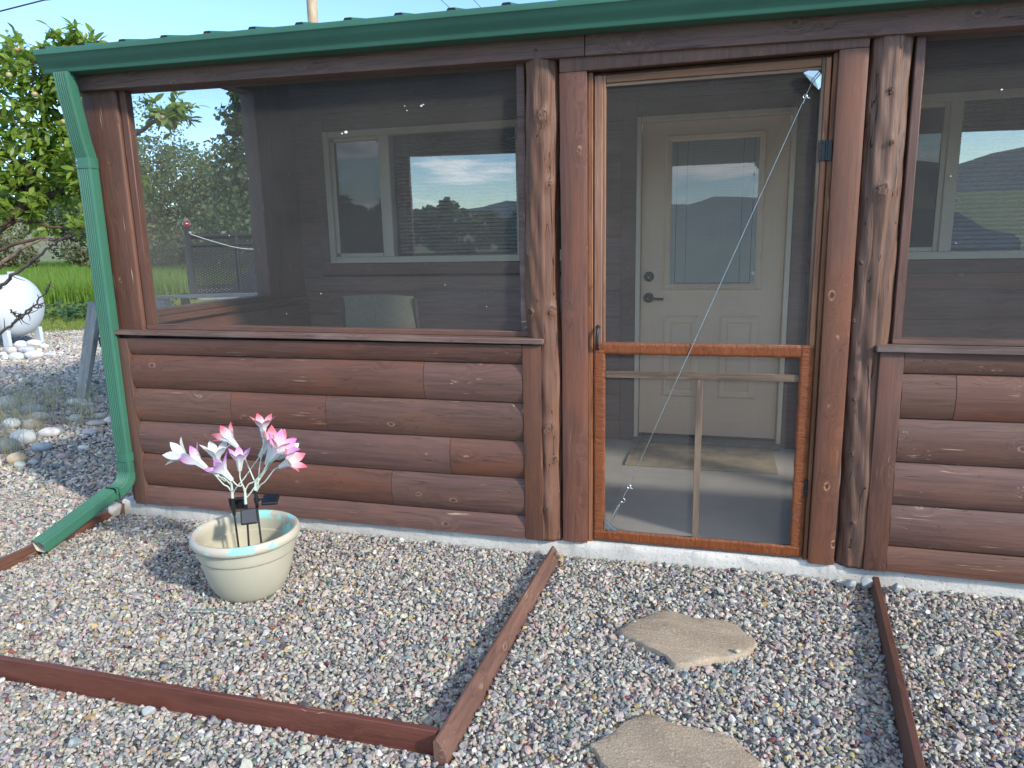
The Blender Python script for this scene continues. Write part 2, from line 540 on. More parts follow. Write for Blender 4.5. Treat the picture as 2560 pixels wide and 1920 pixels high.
def m_glass(name='window_glass', k0=.24):
    m, nt, b = newmat(name)
    P = coords(nt, False)
    n = noise(nt, P, 2.5, 2.0)
    nb = bump(nt, n, .02, .01)
    fr = nd(nt, 'ShaderNodeFresnel', {'IOR': 1.55, 'Normal': nb})
    fac = mth(nt, 'ADD', mth(nt, 'MULTIPLY', fr.outputs[0], 2.6 if k0 > .2 else 1.5), k0, True)
    gl = nd(nt, 'ShaderNodeBsdfGlossy', {'Color': (.95, .98, 1, 1), 'Roughness': .0, 'Normal': nb})
    tr = nd(nt, 'ShaderNodeBsdfTransparent', {'Color': (.97, .98, .975, 1)})
    mx = nd(nt, 'ShaderNodeMixShader', {0: fac, 1: tr.outputs[0], 2: gl.outputs[0]})
    nt.links.new(mx.outputs[0], nt.nodes['Material Output'].inputs[0])
    return m


MAT['glass'] = m_glass()
MAT['dglass'] = m_glass('door_glass_pane', .06)


def m_leaf(name, c1, c2, trans=.35):
    m, nt, b = newmat(name)
    g = nd(nt, 'ShaderNodeNewGeometry')
    oi = nd(nt, 'ShaderNodeObjectInfo')
    r = mth(nt, 'FRACT', mth(nt, 'ADD', g.outputs['Random Per Island'], oi.outputs['Random']))
    col = mixc(nt, r, c1, c2)
    setp(nt, b, col=col, rough=.42, spec=.45)
    tl = nd(nt, 'ShaderNodeBsdfTranslucent', {0: mixc(nt, .5, col, tuple(min(1, x * 2.0) for x in c2))})
    mx = nd(nt, 'ShaderNodeMixShader', {0: trans, 1: b.outputs[0], 2: tl.outputs[0]})
    nt.links.new(mx.outputs[0], nt.nodes['Material Output'].inputs[0])
    return m


MAT['leaf'] = m_leaf('apple_leaf', (.13, .21, .025), (.26, .36, .06), .42)
MAT['leaf_far'] = m_leaf('willow_leaf', (.115, .16, .055), (.20, .245, .095), .32)
MAT['leaf_dark'] = m_leaf('dark_tree_leaf', (.05, .09, .032), (.09, .14, .05), .22)
MAT['leaf_shrub'] = m_leaf('grey_shrub_leaf', (.11, .13, .06), (.18, .18, .10), .2)
MAT['grass'] = m_leaf('meadow_grass', (.13, .24, .030), (.25, .36, .06), .45)
MAT['lawn'] = m_leaf('short_lawn', (.20, .27, .045), (.30, .34, .08), .4)
MAT['straw'] = m_leaf('dry_straw', (.38, .31, .17), (.60, .50, .30), .3)
MAT['weed'] = m_leaf('low_weed_leaf', (.045, .10, .03), (.09, .16, .05), .25)
MAT['bark'] = flat('apple_bark', (.13, .075, .05), .8, col2=(.07, .045, .035), vs=14, bs=.6, bscale=30)
MAT['deadbark'] = flat('dead_twig_bark', (.26, .18, .125), .85, col2=(.12, .085, .065), vs=20, bs=.6, bscale=40)


def m_apple():
    m, nt, b = newmat('apple_skin')
    oi = nd(nt, 'ShaderNodeObjectInfo')
    P = coords(nt)
    n = noise(nt, P, 9.0, 2.0)
    f = mth(nt, 'ADD', oi.outputs['Random'], mth(nt, 'SUBTRACT', n, .5))
    col = ramp(nt, f, [(.4, (.25, .34, .08)), (.7, (.40, .36, .14)), (1.0, (.44, .22, .13))])
    setp(nt, b, col=col, rough=.35)
    return m


MAT['apple'] = m_apple()


def m_attr(name, rough=.5, typ='GEOMETRY', an='tint', var=.25, vs=60.0, trans=0.0, bs=.3):
    m, nt, b = newmat(name)
    a = nd(nt, 'ShaderNodeAttribute', attribute_name=an, attribute_type=typ)
    P = nd(nt, 'ShaderNodeTexCoord').outputs['Object']
    n = noise(nt, P, vs, 4.0, .6)
    col = mixc(nt, mth(nt, 'MULTIPLY', sstep(nt, n, .35, .7), var), a.outputs['Color'], (.0, .0, .0)) if var > 0 else a.outputs['Color']
    setp(nt, b, col=col, rough=rough)
    if bs > 0: setp(nt, b, normal=bump(nt, n, bs, .003))
    if trans > 0:
        tl = nd(nt, 'ShaderNodeBsdfTranslucent', {0: a.outputs['Color']})
        mx = nd(nt, 'ShaderNodeMixShader', {0: trans, 1: b.outputs[0], 2: tl.outputs[0]})
        nt.links.new(mx.outputs[0], nt.nodes['Material Output'].inputs[0])
    return m


MAT['pebble'] = m_attr('gravel_pebble', .75, 'INSTANCER', 'tint', .3, 2.2)
MAT['petal'] = m_attr('fabric_petal', .7, 'GEOMETRY', 'tint', 0.0, trans=.25, bs=0)
MAT['river'] = m_attr('river_stone', .7, 'GEOMETRY', 'tint', .35, 14.0)


def m_flag():
    m, nt, b = newmat('sandstone_flag')
    P = coords(nt)
    n1 = noise(nt, P, 4.0, 6.0, .65)
    n2 = noise(nt, P, 120.0, 3.0, .6)
    st = noise(nt, mapped(nt, P, (3, 14, 6)), 1.6, 5.0, .6, .8)
    col = mixc(nt, sstep(nt, n1, .35, .65), (.43, .34, .24), (.34, .265, .19))
    col = mixc(nt, mth(nt, 'MULTIPLY', sstep(nt, st, .5, .68), .5), col, (.47, .40, .30))
    col = mixc(nt, mth(nt, 'MULTIPLY', sstep(nt, n2, .55, .68), .75), col, (.58, .50, .38))
    col = mixc(nt, mth(nt, 'MULTIPLY', sstep(nt, noise(nt, P, 75.0, 3.0, .6), .58, .7), .6), col, (.20, .155, .115))
    setp(nt, b, col=col, rough=.85, normal=bump(nt, mth(nt, 'ADD', mth(nt, 'MULTIPLY', n2, .6), mth(nt, 'MULTIPLY', st, .6)), .7, .007))
    return m


MAT['flag'] = m_flag()


def m_pot():
    m, nt, b = newmat('chipped_pot_plastic')
    tc = nd(nt, 'ShaderNodeTexCoord')
    P = tc.outputs['Object']
    s = nd(nt, 'ShaderNodeSeparateXYZ', {0: P})
    n1 = noise(nt, P, 7.0, 5.0, .62)
    n2 = noise(nt, P, 3.0, 4.0)
    col = mixc(nt, sstep(nt, n2, .35, .7), (.50, .47, .36), (.43, .41, .315))
    rim = sstep(nt, s.outputs[2], .252, .28)
    rimw = mixc(nt, sstep(nt, noise(nt, P, 5.0, 3.0), .4, .6), (.53, .49, .385), (.57, .51, .43))
    col = mixc(nt, rim, col, rimw)
    th = mth(nt, 'ARCTAN2', s.outputs[1], s.outputs[0])
    win = lambda a0, a1: mth(nt, 'MULTIPLY', sstep(nt, th, a0, a0 + .25), mth(nt, 'SUBTRACT', 1.0, sstep(nt, th, a1 - .25, a1)))
    worn = mth(nt, 'MAXIMUM', mth(nt, 'MAXIMUM', win(-2.75, -1.95), win(-1.45, -.62)), win(1.5, 2.1))
    cnz = mth(nt, 'ADD', noise(nt, mapped(nt, P, (1, 1, 1.8)), 9.0, 5.0, .6), mth(nt, 'MULTIPLY', worn, .10))
    chip = mth(nt, 'MULTIPLY', sstep(nt, cnz, .585, .605), rim)
    side = mth(nt, 'MULTIPLY', mth(nt, 'MULTIPLY', sstep(nt, s.outputs[2], .198, .214), sstep(nt, s.outputs[0], .03, .09)), sstep(nt, n1, .56, .585))
    col = mixc(nt, mth(nt, 'MAXIMUM', chip, side), col, (.30, .74, .66))
    setp(nt, b, col=col, rough=.5, normal=bump(nt, n1, .08, .003))
    return m


MAT['pot'] = m_pot()
MAT['water'] = flat('murky_water', (.36, .38, .24), .08, spec=.5)


def m_ground(name, c1, c2, c3, sc):
    m, nt, b = newmat(name)
    P = nd(nt, 'ShaderNodeTexCoord').outputs['Object']
    n1 = noise(nt, P, sc, 5.0, .6)
    n2 = noise(nt, P, sc * 9, 4.0, .6)
    col = mixc(nt, sstep(nt, n1, .35, .65), c1, c2)
    col = mixc(nt, mth(nt, 'MULTIPLY', sstep(nt, n2, .5, .7), .6), col, c3)
    setp(nt, b, col=col, rough=.95, normal=bump(nt, n2, .5, .05))
    return m


def m_gravel():
    m, nt, b = newmat('gravel_bed')
    P = nd(nt, 'ShaderNodeTexCoord').outputs['Object']
    v = nd(nt, 'ShaderNodeTexVoronoi', {'Vector': P, 'Scale': 48.0}, feature='F1')
    s = nd(nt, 'ShaderNodeSeparateColor', {0: v.outputs['Color']})
    col = ramp(nt, s.outputs[0], [(0, (.16, .16, .165)), (.25, (.40, .385, .36)), (.5, (.50, .46, .40)), (.68, (.40, .31, .285)), (.85, (.28, .29, .30)), (.95, (.62, .6, .56))], 'CONSTANT')
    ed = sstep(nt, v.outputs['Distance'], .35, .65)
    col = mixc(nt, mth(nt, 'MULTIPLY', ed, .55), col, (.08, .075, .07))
    setp(nt, b, col=col, rough=.9, normal=bump(nt, mth(nt, 'SUBTRACT', 1.0, v.outputs['Distance']), .9, .012))
    return m


MAT['gravel'] = m_gravel()
MAT['field'] = m_ground('meadow_soil_and_grass', (.10, .145, .038), (.14, .165, .05), (.075, .10, .03), .12)
MAT['mount'] = m_ground('haze_blue_mountain', (.055, .085, .105), (.08, .105, .115), (.04, .066, .085), .002)  # distance haze is put into the bluish forest colour

# ================================================================== the setting
def gz(x, y):
    """height of the gravel surface"""
    x, y = np.asarray(x, float), np.asarray(y, float)
    front = -.072 - .026 * np.clip((-y - .2) / 1.2, 0, 1)
    left = np.clip((-3.25 - x) / 1.6, 0, 1)
    far = -.135 - .0 * x
    s = left * left * (3 - 2 * left)
    return front * (1 - s) + far * s + .006 * np.sin(x * 3.1 + 1) * np.cos(y * 2.7)


def grid(x0, x1, y0, y1, nx, ny, zf):
    X, Y = np.meshgrid(np.linspace(x0, x1, nx + 1), np.linspace(y0, y1, ny + 1), indexing='ij')
    Z = zf(X, Y)
    V = np.stack([X, Y, Z], -1).reshape(-1, 3)
    F = [[i * (ny + 1) + j, (i + 1) * (ny + 1) + j, (i + 1) * (ny + 1) + j + 1, i * (ny + 1) + j + 1] for i in range(nx) for j in range(ny)]
    return V, F


V, F = grid(-6000, 6000, -6000, 6000, 24, 24, lambda x, y: x * 0 - .19)
tag(obj('ground', V, F, MAT['field'], loc=(0, 0, 0)), kind='structure')
V, F = grid(-15, 7, -7, 9.6, 88, 66, gz)
keep = [f for f in F if not (V[f][:, 1].min() > .6 and V[f][:, 0].min() > -3.0)]
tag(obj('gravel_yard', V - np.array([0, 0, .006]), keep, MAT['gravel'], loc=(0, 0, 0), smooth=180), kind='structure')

# mountains across the valley behind the camera: the panes mirror them
az = np.radians(np.linspace(-75, 80, 90))
el = np.interp(np.degrees(az), [-75, -40, -22, -10, 0, 8, 16, 26, 45, 80], [1.4, 1.2, 1.2, 1.8, 2.9, 2.4, 2.0, 3.8, 4.6, 2.4]) + .16 * np.sin(az * 41) + .10 * np.sin(az * 87 + 1)
V, F = [], []
rows = [(1500, 0.0), (1900, .35), (2300, .62), (2700, .86), (3000, 1.0), (3500, .5)]
for i, a in enumerate(az):
    for j, (d, k) in enumerate(rows):
        h = math.tan(R(el[i])) * 3000 * k * (1 + (.08 * math.sin(i * 1.7 + j * 2.1) if 0 < j < 4 else 0))
        V.append((math.sin(a) * d, -math.cos(a) * d, h - .5 if j else -3))
m = len(rows)
for i in range(len(az) - 1):
    for j in range(m - 1):
        F.append([i * m + j, i * m + j + 1, (i + 1) * m + j + 1, (i + 1) * m + j])
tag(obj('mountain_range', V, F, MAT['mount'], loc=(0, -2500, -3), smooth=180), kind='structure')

# low sage hillside beyond the meadow
V, F = [], []
aa = np.radians(np.linspace(5, 80, 60))
for i, a in enumerate(aa):
    for j, (d, h) in enumerate(((70, -.4), (85, 1.4), (110, 4.6), (150, 9.0), (200, 12.0), (260, 6.0))):
        V.append((-math.sin(a) * d, -3.155 + math.cos(a) * d, h * (1 + .12 * math.sin(i * .7 + j)) ))
for i in range(59):
    for j in range(5): F.append([i * 6 + j, (i + 1) * 6 + j, (i + 1) * 6 + j + 1, i * 6 + j + 1])
MAT['sage'] = m_ground('sage_hillside', (.22, .21, .12), (.16, .18, .085), (.28, .25, .16), .12)
tag(obj('hillside', V, F, MAT['sage'], loc=(-90, 100, -.4), smooth=180), kind='structure')

# ================================================================== the cabin
cab = tag(empty('log_cabin', (0, 0, 0)), 'brown log-sided cabin with screened porch and green metal roof edge', 'cabin')

# foundation
# the slab edge is cast rough: a strip with an uneven face
nx = 220
xs = np.linspace(-3.19, 6.3, nx + 1)
prof = [(0.16, 0.0), (-.004, 0.0), (-.013, -.006), (-.017, -.03), (-.016, -.07), (-.018, -.22), (.16, -.22)]
V, F = [], []
for i, x in enumerate(xs):
    for j, (y, z) in enumerate(prof):
        k = 0 if j in (0, 6) else 1
        V.append((x, y + k * (.003 * math.sin(x * 23 + z * 60) + .002 * random.uniform(-1, 1)), z + (.0 if j in (0, 1, 5, 6) else .003 * random.uniform(-1, 1))))
mm = len(prof)
for i in range(nx):
    for j in range(mm - 1):
        F.append([i * mm + j, i * mm + j + 1, (i + 1) * mm + j + 1, (i + 1) * mm + j])
F += [list(range(mm)), [nx * mm + j for j in range(mm)][::-1]]
slab = obj('foundation_edge', V, F, MAT['conc'], cab, 50)
obj('porch_floor', *cboxvf(-3.17, 6.28, .159, 1.84, -.2, -.0015), MAT['floor'], cab)

LOGH = .183
SEAM0 = .113


def logprof(za, zb, base, H=LOGH, depth=.045, back=.02):
    """half-round siding between heights za..zb of a log whose bottom seam is at base; (y,z) outline"""
    out = []
    for t in np.linspace((za - base) / H, (zb - base) / H, 13):
        u = (min(max(t, 0), 1) - .47) / .53 * .95
        out.append((-depth * math.sqrt(max(0, 1 - u * u)), base + t * H))
    return out + [(back, zb), (back, za)]


def loglen(name, x0, x1, za, zb, base, mat, parent, yf=0.0, depth=.045, shear=0.0):
    p = logprof(za + .0012, zb - .0012, base, depth=depth)
    n = max(2, int((x1 - x0) / .12))
    V, F = prism(p, (x0, yf, 0), (x1, yf, 0), (0, 1, 0), (0, 0, 1), n)
    V[:, 1] += .0016 * np.sin(V[:, 0] * 5 + base * 40)
    V[:, 2] += shear * V[:, 0]
    return obj(name, V, F, mat, parent, 50)


def halfwall(x0, x1, trims, joints, sill_x, part):
    """backing board, log courses with butt joints, upright trims, sill"""
    rows = [(0.002, SEAM0, SEAM0 - LOGH)] + [(SEAM0 + k * LOGH, SEAM0 + (k + 1) * LOGH, SEAM0 + k * LOGH) for k in range(4)] + [(SEAM0 + 4 * LOGH, .934, SEAM0 + 4 * LOGH)]
    for r_, (za, zb, b) in enumerate(rows):
        cuts = [x0] + list(joints.get(r_, [])) + [x1]
        for a, c in zip(cuts[:-1], cuts[1:]):
            loglen('log_siding', a + .0012, c - .0012, za, zb, b, MAT['log'], part)
    for a, c in trims:
        box('trim_board', a, c, -.047, .02, .001, .932, MAT['trim_v'], part, .004, 2)
    box('sill', sill_x[0], sill_x[1], -.066, .09, .936, .960, MAT['sill'], part, .003, 1, shear=-.0050)
    box('sill_stop', sill_x[0] + (.16 if sill_x[0] < 0 else .066), sill_x[1] - .06, -.001, .05, .9605, .985, MAT['trim_h'], part, .003, 1, shear=-.0050)


hw = empty('half_wall', (-1.9, 0, 0), cab)
obj('backing_board', *cboxvf(-3.04, -.72, .021, .10, .001, .93), MAT['trim_h'], hw)
halfwall(-2.985, -.818, [(-3.062, -2.985), (-.8175, -.731)], {4: [-1.305], 3: [-2.385, -1.835], 2: [-1.185], 1: [-1.50]}, (-3.05, -.715), hw)
hw2 = empty('half_wall', (1.7, 0, 0), cab)
obj('backing_board', *cboxvf(.66, 2.72, .021, .10, .001, .93), MAT['trim_h'], hw2)
halfwall(.741, 2.66, [(.652, .7405), (2.662, 2.74)], {4: [.935], 3: [2.1], 2: [1.6], 1: [1.95]}, (.635, 2.76), hw2)


MAT['knot'] = flat('split_knot_wood', (.06, .034, .023), .85, col2=(.20, .115, .08), vs=50, bs=1.0, bscale=90)


def knotdisc(post, p, ka, kr):
    """the broken end of a branch stub"""
    n = 14
    o = np.array([math.cos(ka), math.sin(ka), 0]); t = np.array([-math.sin(ka), math.cos(ka), 0])
    kr = kr * (.95 if kr > .019 else .7)
    c = np.array(p) + o * .0008
    V = [c + o * .004]
    for ring, (f, h) in enumerate(((.45, -.002), (.8, .0015), (1.0, -.0005), (1.15, -.012))):
        for j in range(n):
            a = 2 * math.pi * j / n
            q = kr * f * random.uniform(.72, 1.2)
            V.append(c + t * q * math.cos(a) + np.array([0, 0, 1]) * q * math.sin(a) * 1.15 + o * (h + random.uniform(-.002, .002)))
    F = [[0, 1 + j, 1 + (j + 1) % n] for j in range(n)]
    for k in range(3):
        for j in range(n):
            a, b = 1 + k * n + j, 1 + k * n + (j + 1) % n
            F.append([a, a + n, b + n, b])
    obj('knot', V, F, MAT['knot'], post, 60)


# log posts: peeled trunks with knots and a wandering outline
def logpost(x, y, r, z1, seed, knots, mat=MAT['post'], lean=0.0):
    nz, na = 150, 56
    rr = random.Random(seed)
    ph = [rr.uniform(0, 6.28) for _ in range(8)]
    V = []
    for i in range(nz + 1):
        z = z1 * i / nz
        cx = x + .008 * math.sin(z * 2.3 + ph[0]) + .004 * math.sin(z * 5.1 + ph[1]) + lean * z
        for j in range(na):
            a = 2 * math.pi * j / na
            q = r * (1 + .04 * math.sin(2 * a + ph[2] + z * .7) + .035 * math.sin(3 * a + ph[3] - z * 1.1) + .045 * math.sin(z * 6 + a + ph[4]) + .02 * math.sin(z * 11 - a + ph[7]))
            q += .0025 * math.sin(9 * a + ph[5] + 1.5 * math.sin(z * 2)) + .0012 * math.sin(17 * a + ph[6] + math.sin(z * 3))
            for ka, kz, kr, kh in knots:
                da = (a - ka + math.pi) % (2 * math.pi) - math.pi
                d2 = (da * r / kr) ** 2 + ((z - kz) / (kr * 1.35)) ** 2
                if d2 < 9:
                    q += kh * math.exp(-d2 * 1.1) - kh * .55 * math.exp(-d2 * 7)
            q += .0018 * math.sin(31 * a + 9 * math.sin(z * 1.9 + ph[1])) * math.sin(z * 7 + 3 * a) + .0022 * math.sin(z * 23 + 5 * math.sin(a * 2 + ph[3]))
            V.append((cx + q * math.cos(a), y + q * math.sin(a), z))
    F = [[i * na + j, i * na + (j + 1) % na, (i + 1) * na + (j + 1) % na, (i + 1) * na + j] for i in range(nz) for j in range(na)]
    F += [list(range(na))[::-1], [nz * na + j for j in range(na)]]
    po_ = obj('log_post', V, F, mat, cab, 180)
    VV = np.array(V).reshape(nz + 1, na, 3)
    for ka, kz, kr, kh in knots:
        i = min(nz, int(round(kz / z1 * nz))); j = int(round((ka % (2 * math.pi)) / (2 * math.pi) * na)) % na
        knotdisc(po_, VV[i, j], ka, kr)
    return po_




def ang(deg): return R(-90 + deg)


k1 = [(ang(12), 1.905, .024, .022), (ang(38), 1.63, .016, .014), (ang(-42), 1.335, .014, .012), (ang(-34), 1.08, .018, .014), (ang(36), 1.085, .020, .014), (ang(20), .545, .026, .014), (ang(40), .40, .014, .01), (ang(5), .16, .016, .006)]
pm = logpost(-.726, .030, .0755, 2.17, 3, k1)
k2 = [(ang(8), 1.92, .018, .006), (ang(14), 1.73, .013, .008), (ang(-2), 1.55, .022, .015), (ang(-48), 1.28, .014, .008), (ang(-52), 1.05, .012, .008), (ang(-40), .82, .013, .009), (ang(-38), .74, .012, .009), (ang(-40), .50, .014, .009), (ang(-28), .20, .014, .010)]
pr = logpost(.620, .030, .0735, 2.16, 8, k2)
p3 = logpost(2.735, .03, .075, 2.12, 21, [])
p4 = logpost(4.85, .03, .075, 2.08, 22, [])
obj('end_wall', *cboxvf(6.2, 6.3, -.02, 1.8, .0, 2.3), MAT['trim_y'], cab)
obj('half_wall', *cboxvf(2.81, 6.2, -.03, .08, .001, .955), MAT['trim_h'], cab)

cp = box('corner_post', -3.112, -2.896, -.014, .078, .001, 2.22, MAT['corner'], cab, .016, 3)
# thin stops that hold the screens
box('screen_stop', -2.893, -2.852, .004, .05, .985, 2.20, MAT['trim_v'], cab, .004, 1)
box('screen_stop', -.838, -.800, .012, .05, .975, 2.17, MAT['sill'], cab, .004, 1)
box('screen_stop', .700, .735, .000, .05, .965, 2.14, MAT['jamb'], cab, .004, 1)


# jambs: half-round boards either side of the door
def jamb(x0, x1, z0, z1, dep=.011):
    prof = []
    for t in np.linspace(0, 1, 13):
        u = (t - .5) / .5 * .94
        prof.append((x0 + t * (x1 - x0), -.022 - dep * math.sqrt(1 - u * u)))
    prof += [(x1, .05), (x0, .05)]
    V, F = prism(prof, (0, 0, z0), (0, 0, z1), (1, 0, 0), (0, 1, 0), 24)
    V[:, 0] += .0015 * np.sin(V[:, 2] * 2.4 + x0)
    obj('door_jamb', V, F, MAT['jamb'], cab, 45)


jamb(-.639, -.524, .003, 2.073)
jamb(.437, .539, .003, 2.073)
box('jamb_stop', -.5235, -.503, -.004, .06, .002, 2.072, MAT['door_v'], cab, .002)
box('jamb_stop', .4195, .4365, .004, .06, .002, 2.072, MAT['door_v'], cab, .002)
box('door_header', -.640, .538, -.030, .06, 2.0745, 2.20, MAT['jamb'], cab, .006, 2, shear=0)
# the dark gap above the screen door is closed by a backing strip
obj('head_stop', *cboxvf(-.502, .418, .03, .06, 2.03, 2.0735), MAT['trim_h'], cab)

# beam in two lengths
BS = -.0186
box('beam', -3.135, -.5315, -.050, .10, 2.118, 2.33, MAT['beam'], cab, .004, 2, shear=BS)
box('beam', -.5285, 6.3, -.050, .10, 2.118, 2.33, MAT['beam'], cab, .004, 2, shear=BS)

# gutter: ogee front, hollow
GS = -.0148
gp = [(-.052, .0), (-.136, .0), (-.139, .004), (-.140, .0155), (-.1425, .021), (-.150, .030), (-.161, .042), (-.171, .056), (-.1775, .068), (-.181, .072), (-.1845, .074), (-.1855, .079), (-.1855, .096), (-.183, .0985), (-.170, .0985), (-.170, .094), (-.180, .093), (-.1805, .078), (-.174, .0705), (-.167, .056), (-.157, .043), (-.147, .032), (-.139, .021), (-.1355, .006), (-.056, .004), (-.056, .11), (-.052, .11)]
V, F = prism([(a, b + 2.199) for a, b in gp], (-3.185, 0, 0), (6.4, 0, 0), (0, 1, 0), (0, 0, 1), 12)
V[:, 2] += GS * V[:, 0]
F = [f for f in F if len(f) == 4]
gut = obj('gutter', V, F, MAT['green'], cab, 35)
out = [(a, b + 2.199) for a, b in gp[:14]] + [(-.056, 2.199 + .0985)]
V, F = prism(out, (-3.1875, 0, 0), (-3.1845, 0, 0), (0, 1, 0), (0, 0, 1))
V[:, 2] += GS * V[:, 0]
obj('end_cap', V, F, MAT['green'], gut, 35)

# roof sheets with ribs every nine inches
RP = .235
rf = []
RX0 = -3.27


def roof_z(x, y): return 2.199 + .099 + GS * x + RP * (y + .145)


V, F = grid(RX0, 6.4, -.145, 3.05, 60, 8, roof_z)
n0 = len(V)
V2 = V.copy(); V2[:, 2] -= .004
F2 = [f[::-1] for f in (np.array(F) + n0).tolist()]
roof = obj('roof_sheet', np.concatenate([V, V2]), F + F2, MAT['roof'], cab)
for i in range(40):
    x = -3.135 + .2335 * i - .03
    pts = [(x - .030, -.001), (x - .014, .021), (x + .014, .021), (x + .030, -.001)]
    V, F = [], []
    for y in (-.149, 3.0):
        for (a, h) in pts: V.append((a, y, roof_z(a, y) + h))
    F = [[0, 1, 5, 4], [1, 2, 6, 5], [2, 3, 7, 6]]
    rib = obj('rib', V, F, MAT['roof'], roof)
    obj('end_plug', [(a, -.1475, roof_z(a, -.1475) + h * .97) for a, h in pts], [[0, 1, 2, 3]], MAT['dark'], roof)
# higher roof of the main house behind
V, F = grid(-2.83, 3.6, 3.0, 7.0, 2, 2, lambda x, y: 3.30 + (y - 3) * .12 - .02 * (x + 2.8))
n0 = len(V); V2 = V.copy(); V2[:, 2] -= .07
F = F + [f[::-1] for f in (np.array(F) + n0).tolist()] + [[0, 3, 3 + n0, n0], [3, 6, 6 + n0, 3 + n0], [0, n0, 1 + n0, 1], [1, 1 + n0, 2 + n0, 2]]
obj('upper_roof', np.concatenate([V, V2]), F, MAT['roof'], cab)

# downspout: ribbed rectangular pipe
PX0, PX1, PW, PD = -3.122, -3.038, .084, .070


def pipeprof(w, d, ribs=True):
    """outline of the pipe, u across (x), v deep (y); grooves on the broad faces"""
    c = .012
    P = []
    def face(a, b, gro, ng):
        a, b = np.array(a), np.array(b)
        L = np.linalg.norm(b - a); t = (b - a) / L; nrm = np.array([t[1], -t[0]])
        if not gro: return [a, b]
        o = [a]
        for k in range(ng):
            s = (k + .5) / ng
            for ds, dep in ((-.30, 0), (-.12, .0035), (.12, .0035), (.30, 0)):
                o.append(a + (b - a) * (s + ds / ng) - nrm * dep)
        return o + [b]
    w2, d2 = w / 2, d / 2
    P += face((-w2 + c, -d2), (w2 - c * 2, -d2), ribs, 5)
    P += [np.array((w2 - c * .8, -d2 + c * .25)), np.array((w2 - c * .2, -d2 + c * .9))]
    P += face((w2, -d2 + c * 2), (w2, d2 - c), ribs, 3)
    P += [np.array((w2 - c * .3, d2 - c * .3))]
    P += face((w2 - c, d2), (-w2 + c, d2), ribs, 5)
    P += [np.array((-w2 + c * .3, d2 - c * .3))]
    P += face((-w2, d2 - c), (-w2, -d2 + c), ribs, 3)
    P += [np.array((-w2 + c * .3, -d2 + c * .3))]
    return np.array(P)


def pipe(path, prof, side=(1, 0, 0), scl=None):
    P = np.asarray(path, float)
    T = np.gradient(P, axis=0); T /= np.linalg.norm(T, axis=1)[:, None]
    V, m = [], len(prof)
    for i in range(len(P)):
        ex = np.array(side, float); ex -= T[i] * (ex @ T[i]); ex /= np.linalg.norm(ex)
        ey = np.cross(ex, T[i]) * -1
        if T[i][2] > 0: ey = -ey
        s = 1 if scl is None else scl[i]
        V.append(P[i] + np.outer(prof[:, 0] * s, ex) + np.outer(prof[:, 1] * s, ey))
    V = np.concatenate(V)
    F = [[i * m + j, i * m + (j + 1) % m, (i + 1) * m + (j + 1) % m, (i + 1) * m + j] for i in range(len(P) - 1) for j in range(m)]
    return V, F


pp = pipeprof(PW, PD)
pcx, pcy = (PX0 + PX1) / 2, -.053
V, F = pipe([(pcx, -.122, 2.246), (pcx, -.116, 2.18), (pcx, -.075, 1.93), (pcx, pcy, 1.845)], pp)
ds = obj('downspout', V, F, MAT['green'], cab, 30)
V, F = pipe([(pcx, pcy, 1.845), (pcx, pcy, 1.0), (pcx, pcy, .33), (pcx, pcy, .235)], pp)
obj('pipe_length', V, F, MAT['green'], ds, 30)


def strap(z, h):
    a = pipeprof(PW + .005, PD + .005, False)
    V, F = pipe([(pcx, pcy, z + h), (pcx, pcy, z)], a)
    s = obj('strap', V, F, MAT['green'], ds, 40)
    for sx in (-.022, -.022):
        pass
    for zz in (.25, .75):
        v, f = lathe([(0, .002), (.0025, .0015), (.0035, 0)], (0, 0, 0), 8)
        v = np.array([(pcx - .030 + x, pcy - PD / 2 - .003 - z_, z + h * zz + y) for x, y, z_ in v])
        obj('screw', v, f, MAT['zinc'], ds, 60)


strap(1.80, .052)
strap(.255, .048)
# crimped elbow then the run along the gravel
ep = []
for t in np.linspace(0, 1, 25):
    a = t * R(101)
    ep.append((pcx - .012 * t, pcy - .105 * (1 - math.cos(a)), .235 - .03 - .105 * math.sin(a)))
ep = [(pcx, pcy, .235)] + ep
sc = [1.03] + [1.0 + (.025 if (i % 3 == 0) else -.005) for i in range(25)]
V, F = pipe(ep, pipeprof(PW, PD), scl=sc)
obj('elbow', V, F, MAT['green'], ds, 30)
e = np.array(ep[-1])
endp = np.array([-3.128, -.60, -.024])
V, F = pipe([e, e + (endp - e) * .3, e + (endp - e) * .65, endp], pp)
ext = obj('outlet_pipe', V, F, MAT['green'], ds, 30)
V, F = pipe([endp + (e - endp) * .75, endp + np.array([0, .0005, 0])], pipeprof(PW - .011, PD - .011, False))
obj('pipe_lining', V, [f[::-1] for f in F], MAT['greenin'], ds, 30)


# screens
def screen(name, x0, x1, z0, z1, y, parent, sh0=0.0, sh1=0.0):
    n = 20
    V, F = [], []
    for i in range(n + 1):
        x = x0 + (x1 - x0) * i / n
        V += [(x, y, z0 + sh0 * x), (x, y, z1 + sh1 * x)]
        if i < n: F.append([2 * i, 2 * i + 2, 2 * i + 3, 2 * i + 1])
    return obj(name, V, F, MAT['screen'], parent)


screen('porch_screen', -2.86, -.806, .968, 2.135, .022, cab, -.005, BS)
screen('porch_screen', .71, 2.70, .965, 2.135, .022, cab, -.005, BS)
V = [(-3.045, .14, 1.0), (-3.045, 1.31, 1.0), (-3.045, 1.31, 2.41), (-3.045, .14, 2.41)]
obj('end_screen', V, [[0, 1, 2, 3]], MAT['screen'], cab)
